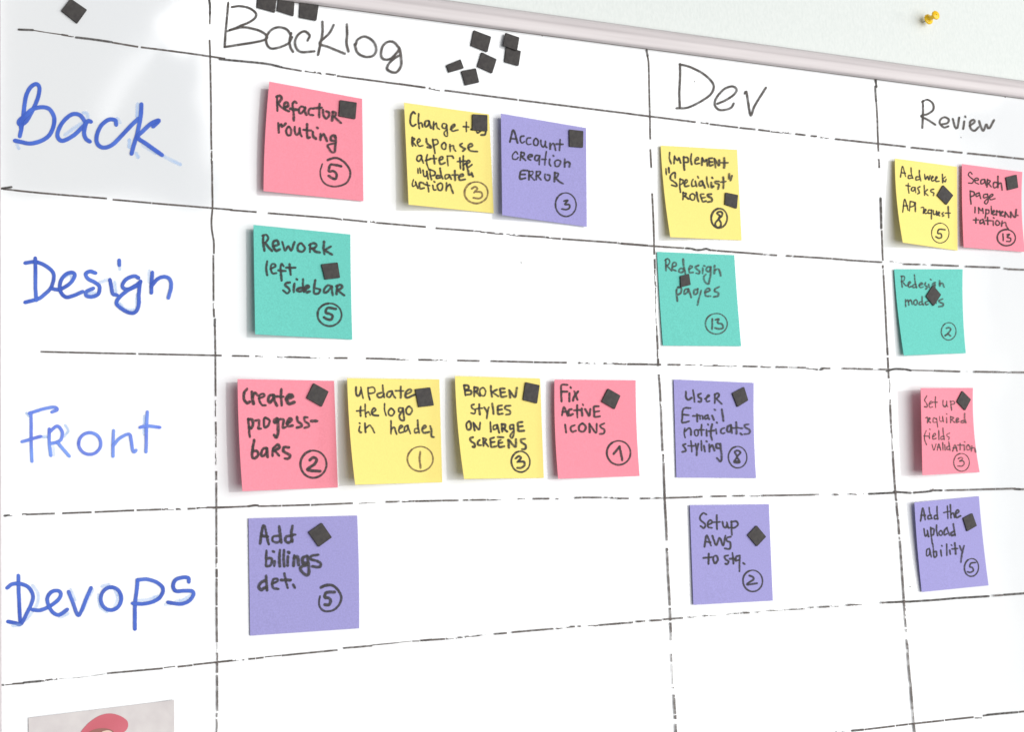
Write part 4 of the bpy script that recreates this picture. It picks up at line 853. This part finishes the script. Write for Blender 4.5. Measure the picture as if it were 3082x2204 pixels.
# key: colour, four corners (TL TR BR BL), lift mm (TL TR BR BL), bow, pen width, ink, label, text lines, circle, digits
NOTES = [
 ('refactor', 'pink', c4((760, 220), (275, 135), (1785, 415), (1805, 2083), (180, 1918)), (9, .5, 1.5, 7), (-4, 0), 40, INK_NOTE,
  "pink sticky note reading Refactor routing, with a circled 5, in the Back row", (760, 220),
  (1350, 1613, 240, 235, -112, 305, 36)),
 ('change', 'yellow', c4((1180, 290), (196, 100), (1580, 290), (1655, 1901), (270, 1761)), (9, .5, 1, 11), (0, 0), 30, INK_NOTE,
  "yellow sticky note reading Change response after the update action, between pink and lavender notes", (1180, 290),
  (1370, 1566, 190, 175, -130, 370, 34)),
 ('account', 'purple', c4((1460, 320), (258, 115), (1642, 350), (1655, 1959), (280, 1769)), (6, .5, 2, 8), (0, 0), 28, INK_NOTE,
  "lavender sticky note reading Account creation ERROR, with a circled 3", (1460, 320),
  (1315, 1599, 168, 192, -120, 372, 28)),
 ('implement', 'yellow', c4((1940, 420), (262, 95), (1505, 165), (1580, 1640), (420, 1588)), (2.0, .4, .6, 8), (-4, 0), 31, INK_NOTE,
  "yellow sticky note about specialist roles at the top of the Dev column", (1940, 420),
  (1215, 1280, 130, 158, -120, 375, 36)),
 ('addweek', 'yellow', c4((2662, 460), (170, 90), (1180, 225), (1190, 1590), (300, 1460)), (4, .4, 1, 12), (-6, 0), 24, INK_NOTE,
  "yellow sticky note in the Review column, reading Add week tasks, bottom left corner curling off", (2662, 460),
  (910, 1305, 142, 162, -100, 372, 18)),
 ('search', 'pink', c4((2662, 460), (1262, 180), (2245, 310), (2290, 1612), (1290, 1535)), (3.5, .6, 3, 5), (-2, -6), 24, INK_NOTE,
  "pink sticky note about search page work, right of the yellow Add week note", (2662, 460),
  (1985, 1380, 148, 132, -110, 375, 30)),
 ('rework', 'teal', c4((720, 650), (232, 145), (1808, 300), (1840, 2013), (260, 1928)), (8, .5, 1, 9), (0, -1), 40, INK_NOTE,
  "teal sticky note reading Rework left sidebar, with a circled 5, under Backlog", (720, 650),
  (1472, 1608, 195, 185, -140, 400, 36)),
 ('pages', 'teal', c4((1940, 750), (203, 42), (1460, 97), (1572, 1580), (300, 1570)), (.8, .4, 1.2, 1.6), (-1, -1), 30, INK_THIN,
  "teal sticky note in the Dev column, reading Redesign pages, with a circled 13", (1940, 750),
  (1170, 1215, 178, 168, -150, 385, 26)),
 ('modals', 'teal', c4((2640, 790), (278, 110), (1392, 112), (1443, 1478), (435, 1515)), (1.5, 1.2, 1, 4.5), (-3, -4), 26, INK_THIN,
  "teal sticky note in the Review column, reading Redesign modals, with a circled 2", (2640, 790),
  (1165, 1122, 120, 142, -140, 375, 22)),
 ('create', 'pink', c4((680, 1120), (190, 115), (1760, 145), (1822, 1881), (270, 1943)), (13, .5, .8, 15), (-3, 0), 46, INK_NOTE,
  "pink sticky note about progress bars, first in the Front row, left edge lifting", (680, 1120),
  (1425, 1503, 212, 222, -120, 372, 40)),
 ('update', 'yellow', c4((1020, 1120), (135, 100), (1635, 120), (1682, 1798), (265, 1838)), (9, .5, .8, 15), (-4, 0), 32, INK_NOTE,
  "yellow sticky note reading Update the logo in header, with a circled 1", (1020, 1120),
  (1325, 1418, 208, 202, -150, 385, 30)),
 ('broken', 'yellow', c4((1340, 1120), (160, 65), (1545, 105), (1605, 1728), (308, 1743)), (8, .5, .8, 14), (-5, 0), 34, INK_NOTE,
  "yellow sticky note reading Broken styles on large screens, in the Front row", (1340, 1120),
  (1228, 1463, 150, 170, -110, 372, 32)),
 ('fix', 'pink', c4((1620, 1120), (265, 125), (1585, 135), (1650, 1695), (325, 1741)), (6, .5, .8, 7.5), (-4, -3), 36, INK_NOTE,
  "pink sticky note in the Front row, reading Fix active icons, with a circled 1", (1620, 1120),
  (1310, 1318, 192, 196, -150, 390, 34)),
 ('user', 'purple', [(2027.7, 1142.6), (2268.5, 1153.1), (2275.5, 1440), (2036, 1438)], (1.1, .5, .8, 1.1), (0, -3), 30, INK_NOTE,
  "lavender sticky note about user e-mail notifications, with a circled 8, in the Dev column", (1980, 1130),
  (1300, 1335, 150, 175, -120, 380, 26)),
 ('setreq', 'pink', c4((2662, 1140), (590, 155), (1440, 152), (1550, 1525), (620, 1575)), (14, .8, 1.5, 13), (0, -7), 22, INK_THIN,
  "pink sticky note reading Set up required fields validation, with a broad shadow, under Review", (2662, 1140),
  (1255, 1365, 128, 145, -110, 372, 22)),
 ('billings', 'purple', c4((720, 1540), (152, 115), (1920, 68), (1952, 1906), (178, 2026)), (1.0, .5, 1.0, 1.0), (0, 2), 48, INK_NOTE,
  "large lavender sticky note about billings, with a circled 5, first in the Devops row", (720, 1540),
  (1480, 1416, 190, 218, -135, 300, 44)),
 ('aws', 'purple', c4((2020, 1500), (305, 115), (1590, 100), (1655, 1671), (362, 1741)), (1.6, .5, .8, 1.8), (0, 0), 32, INK_NOTE,
  "lavender sticky note with a circled 2, in the Devops row under the Dev column", (2020, 1500),
  (1330, 1350, 158, 174, -120, 375, 30)),
 ('upload', 'purple', c4((2662, 1480), (488, 180), (1537, 78), (1695, 1530), (608, 1640)), (4.5, .5, .6, 2.0), (-2, -2), 26, INK_NOTE,
  "tilted lavender sticky note about an upload ability, last in the Devops row", (2662, 1480),
  (1418, 1240, 115, 145, -150, 385, 26)),
]
NOTEOBJ = {}
for key, colour, quad, lift, bow, lw, ink, label, org, circ in NOTES:
    N = Note(key, colour, quad, lift, label, bow)
    NOTEOBJ[key] = N
    T = TRACE[key]
    for word in T['words']:
        I = Ink(N.surf, 0.0002)
        for st in word:
            I.stroke(cv(org, st, S4), lw / S4 * random.uniform(1.15, 1.38), 1.6, 0.30, taper=(random.uniform(.8, 1.1), random.uniform(.8, 1.15)), soft=1.15)
        I.build("lettering", ink, N.root)
    I = Ink(N.surf, 0.0002)
    cx, cy, rx, ry, a0, sw, cw = circ
    ring = T['ring'] or ell(cx, cy, rx, ry, a0, sw, random.uniform(-.1, .1))
    I.stroke(cv(org, ring, S4), cw / S4 * 1.12, 2.0, 0.22, taper=(0.75, 1.2))
    for st in T['num']:
        I.stroke(cv(org, st, S4), lw * 1.3 / S4, 1.6, 0.22)
    I.build("circled_number", INK_BROWN if key in ('update', 'change') else ink, N.root)

# ------------------------------------------------------------------ magnets
MAG_G = "small black square magnets"


def magnet(quad, label, note=None, thick=0.0012, lift=0.0):
    """quad: front corners in photo px, clockwise from the top"""
    c = (sum(p[0] for p in quad) / 4, sum(p[1] for p in quad) / 4)
    n = 6
    bev = 0.04
    front, v, f = [], [], []

    def surf(x, y, off):
        return note.surf(x, y, off) if note else at(x, y, off)
    hs = lift + 0.0004
    if note:                                   # stiff: lies on one height, that of the paper under its middle
        u_, v_ = inv_bil(note.q, *c)
        hc = note.h(u_, v_) + 0.0004
        hs_c = [note.h(*inv_bil(note.q, *p)) + 0.0004 for p in quad]
    else:
        hs_c = [hs] * 4

    def ring(scale, up):
        out = []
        for k, p in enumerate(quad):
            q0, q1 = quad[k - 1], quad[(k + 1) % 4]
            # a slightly cut corner: two points each
            for q in (q0, q1):
                t = 0.035
                x = p[0] + (q[0] - p[0]) * t
                y = p[1] + (q[1] - p[1]) * t
                x, y = c[0] + (x - c[0]) * scale, c[1] + (y - c[1]) * scale
                w = at(x, y, hs_c[k] + thick)
                out.append(w + Vector((0, thick - up, 0)))
        return out
    rings = [ring(1.0, 0.0), ring(1.0, thick * 0.86), ring(0.965, thick)]
    for r in rings:
        v += r
    m = 8
    for a in range(2):
        for k in range(m):
            f.append((a * m + k, a * m + (k + 1) % m, (a + 1) * m + (k + 1) % m, (a + 1) * m + k))
    f.append(tuple(range(2 * m, 3 * m)))
    f.append(tuple(range(m - 1, -1, -1)))
    o = mesh_of(v, f, "magnet", m_magnet)
    bm = bmesh.new()
    bm.from_mesh(o.data)
    bmesh.ops.recalc_face_normals(bm, faces=bm.faces)
    bm.to_mesh(o.data)
    bm.free()
    return tag(o, label, "magnet", MAG_G)


magnet(cv((0, 0), [(690, -20), (852, 92), (755, 226), (597, 100)], S7), "black magnet turned on its corner in the top left cell of the board")
magnet(cv((600, 0), [(572, -85), (757, -62), (742, 118), (563, 68)], S7), "leftmost of the three black magnets above the heading Backlog, cut by the photo's top")
magnet(cv((600, 0), [(775, -30), (930, 14), (922, 152), (757, 100)], S7), "middle one of the three black magnets above the heading Backlog")
magnet(cv((600, 0), [(985, 5), (1168, 38), (1145, 198), (975, 165)], S7), "rightmost of the three black magnets above the heading Backlog")
CO = (1200, 0)
magnet(cv(CO, [(735, 290), (905, 355), (868, 505), (705, 440)], S7), "large black magnet, upper left of the loose cluster right of Backlog")
magnet(cv(CO, [(1050, 455), (1195, 495), (1172, 640), (1035, 600)], S7), "lower of two overlapping black magnets right of Backlog")
magnet(cv(CO, [(1045, 315), (1180, 362), (1158, 492), (1020, 440)], S7), "upper of two overlapping black magnets right of Backlog, under the top rail", lift=0.0019)
magnet(cv(CO, [(810, 505), (958, 575), (915, 712), (768, 645)], S7), "black magnet in the middle of the loose cluster right of Backlog")
magnet(cv(CO, [(465, 632), (605, 575), (638, 662), (492, 705)], S7), "smallest black magnet, a narrow piece nearest the g of Backlog")
magnet(cv(CO, [(612, 690), (755, 662), (788, 800), (652, 830)], S7), "lowest black magnet of the loose cluster right of Backlog")
MAGS = [
 ('refactor', (760, 220), [(1425, 432), (1700, 475), (1678, 745), (1408, 695)], "black magnet on the pink note that reads Refactor routing"),
 ('change', (1180, 290), [(1310, 285), (1555, 300), (1555, 565), (1308, 545)], "black magnet covering a word on the yellow note that reads Change"),
 ('account', (1460, 320), [(1370, 372), (1602, 398), (1598, 668), (1375, 652)], "black magnet on the lavender note that reads Account creation error"),
 ('implement', (1940, 420), [(1320, 858), (1525, 900), (1505, 1122), (1310, 1055)], "black magnet at the right edge of the yellow note in the Dev column"),
 ('addweek', (2662, 460), [(960, 520), (1125, 690), (1015, 845), (860, 690)], "black magnet turned on its corner on the yellow note that reads Add week tasks"),
 ('search', (2662, 460), [(1980, 395), (2155, 350), (2182, 565), (2010, 607)], "black magnet on the pink note at the photo's right edge"),
 ('rework', (720, 650), [(1338, 785), (1605, 755), (1645, 1005), (1398, 1035)], "black magnet on the teal note that reads Rework left sidebar"),
 ('pages', (1940, 750), [(585, 435), (728, 398), (755, 580), (590, 622)], "small brownish black magnet on the teal note that reads Redesign pages"),
 ('modals', (2640, 790), [(915, 370), (1045, 525), (925, 710), (800, 550)], "diamond-wise black magnet on the teal note that reads Redesign modals"),
 ('create', (680, 1120), [(1430, 180), (1675, 318), (1562, 570), (1312, 425)], "tilted black magnet on the pink note about progress bars"),
 ('update', (1020, 1120), [(1242, 280), (1490, 250), (1550, 545), (1300, 575)], "black magnet on the yellow note that reads Update the logo"),
 ('broken', (1340, 1120), [(1310, 165), (1540, 215), (1498, 515), (1268, 455)], "black magnet on the yellow note that reads Broken styles"),
 ('fix', (1620, 1120), [(1140, 268), (1342, 385), (1248, 608), (1032, 482)], "tilted black magnet on the pink note that reads Fix active icons"),
 ('user', (1980, 1130), [(1408, 188), (1475, 408), (1300, 518), (1212, 292)], "tilted black magnet on the lavender note about user e-mail"),
 ('setreq', (2662, 1140), [(1272, 198), (1412, 340), (1318, 520), (1182, 375)], "diamond-wise black magnet on the pink note about required fields"),
 ('billings', (720, 1540), [(1348, 185), (1512, 425), (1295, 582), (1125, 340)], "tilted black magnet on the large lavender note about billings"),
 ('aws', (2020, 1500), [(1395, 445), (1550, 630), (1400, 790), (1245, 605)], "diamond-wise black magnet on the lavender note that has a circled 2"),
 ('upload', (2662, 1480), [(1435, 355), (1508, 560), (1350, 652), (1283, 435)], "black magnet on the tilted lavender note about an upload ability"),
]
for key, org, q, label in MAGS:
    magnet(c4(org, *q), label, NOTEOBJ[key])

# ------------------------------------------------------------------ printed card at the lower left
m_card, nt, b = mat_new("card_paper")
noise_mix(nt, b, (0.60, 0.555, 0.555), (0.66, 0.62, 0.61), 90, 4)
b.inputs["Roughness"].default_value = 0.6
m_red, nt, b = mat_new("red_print")
noise_mix(nt, b, (0.55, 0.10, 0.135), (0.62, 0.125, 0.17), 40, 2)
b.inputs["Roughness"].default_value = 0.6
m_brown, nt, b = mat_new("brown_print")
noise_mix(nt, b, (0.22, 0.08, 0.07), (0.34, 0.13, 0.10), 60, 2)
b.inputs["Roughness"].default_value = 0.6
m_cream, nt, b = mat_new("cream_print")
noise_mix(nt, b, (0.72, 0.52, 0.42), (0.78, 0.6, 0.5), 60, 2)
b.inputs["Roughness"].default_value = 0.6
CS = 2271 / 560.0
CO2 = (40, 2050)
cq = cv(CO2, [(185, 455), (1962, 238), (1985, 2800), (205, 2900)], CS)
cc = at((cq[0][0] + cq[1][0]) / 2, cq[0][1] + 200, 0)
card = empty("printed_card", cc)
tag(card, "pale grey printed card with a red curved shape, stuck at the board's lower left", "card")
n = 10
v, f = [], []
for j in range(n + 1):
    for i in range(n + 1):
        x, y = bil(cq, i / n, j / n)
        hh = 0.0009 + 0.0012 * max(0, (i / n - 0.85) / 0.15) * max(0, 1 - j / n * 6)
        v.append(at(x, y, hh))
m_ = len(v)
v += [p + Vector((0, 0.0003, 0)) for p in v]
for j in range(n):
    for i in range(n):
        a = j * (n + 1) + i
        f += [(a, a + n + 1, a + n + 2, a + 1), (m_ + a, m_ + a + 1, m_ + a + n + 2, m_ + a + n + 1)]
for k in range(n):
    f += [(k, k + 1, m_ + k + 1, m_ + k), (k * (n + 1), m_ + k * (n + 1), m_ + (k + 1) * (n + 1), (k + 1) * (n + 1)),
          (k * (n + 1) + n, (k + 1) * (n + 1) + n, m_ + (k + 1) * (n + 1) + n, m_ + k * (n + 1) + n), (m_ - 1 - k, m_ - 2 - k, 2 * m_ - 2 - k, 2 * m_ - 1 - k)]
mesh_of(v, f, "card_sheet", m_card, card)


def printed(pts, h, name, mat):
    c = spline(pts + [pts[0]], 4)
    mesh_of([at(x, y, h) for x, y in c[:-1]], [tuple(range(len(c) - 1, 0, -1))[:len(c) - 1] if False else tuple(range(len(c) - 1))], name, mat, card)


printed(cv(CO2, [(820, 640), (865, 575), (940, 500), (1050, 430), (1170, 402), (1290, 425), (1385, 485), (1402, 550), (1380, 605), (1310, 680), (1240, 900), (1000, 980), (830, 900), (780, 760)], CS), 0.0012, "printed_shape", m_red)
printed(cv(CO2, [(900, 660), (945, 620), (1010, 592), (1090, 583), (1165, 592), (1225, 625), (1230, 700), (1100, 800), (960, 800)], CS), 0.0014, "printed_shape", m_brown)
printed(cv(CO2, [(1070, 640), (1120, 612), (1175, 610), (1215, 640), (1230, 720), (1100, 820), (1020, 760)], CS), 0.0016, "printed_shape", m_cream)

# ------------------------------------------------------------------ yellow push pin in the wall
m_pin, nt, b = mat_new("pin_plastic")
noise_mix(nt, b, (1.0, 0.58, 0.008), (1.0, 0.66, 0.012), 80)
b.inputs["Roughness"].default_value = 0.3
b.inputs["Subsurface Weight"].default_value = 0.2
b.inputs["Subsurface Radius"].default_value = (0.003, 0.002, 0.001)
m_steel, nt, b = mat_new("pin_steel")
noise_mix(nt, b, (0.45, 0.45, 0.45), (0.6, 0.6, 0.6), 80)
b.inputs["Metallic"].default_value = 1.0
b.inputs["Roughness"].default_value = 0.3
pin_at = at(2382 + 1290 / S7, 214 / S7, -WALL_Y)
pin = empty("push_pin", pin_at)
tag(pin, "yellow push pin stuck in the wall above the board", "push pin")


def lathe(prof, name, mat, parent, seg=28):
    """prof: (radius, distance out of the wall)"""
    v, f = [], []
    for r, d in prof:
        for k in range(seg):
            a = 2 * PI * k / seg
            v.append(parent.location + Vector((r * math.cos(a), -d, r * math.sin(a))))
    for i in range(len(prof) - 1):
        for k in range(seg):
            f.append((i * seg + k, i * seg + (k + 1) % seg, (i + 1) * seg + (k + 1) % seg, (i + 1) * seg + k))
    f.append(tuple(range(seg)))
    f.append(tuple(range(len(prof) * seg - 1, (len(prof) - 1) * seg - 1, -1)))
    return mesh_of(v, f, name, mat, parent, smooth=True)


lathe([(0.0005, -0.004), (0.0005, 0.0065)], "needle", m_steel, pin, 10)
lathe([(0.0003, 0.0055), (0.0040, 0.0056), (0.0048, 0.0062), (0.0048, 0.0070), (0.0040, 0.0076), (0.0026, 0.0082), (0.0021, 0.0095), (0.0020, 0.0120),
       (0.0024, 0.0138), (0.0036, 0.0146), (0.0041, 0.0152), (0.0041, 0.0162), (0.0036, 0.0168), (0.0004, 0.0170)], "grip", m_pin, pin)
# it leans a touch upwards
pin.rotation_euler = (math.radians(-6), 0, 0)
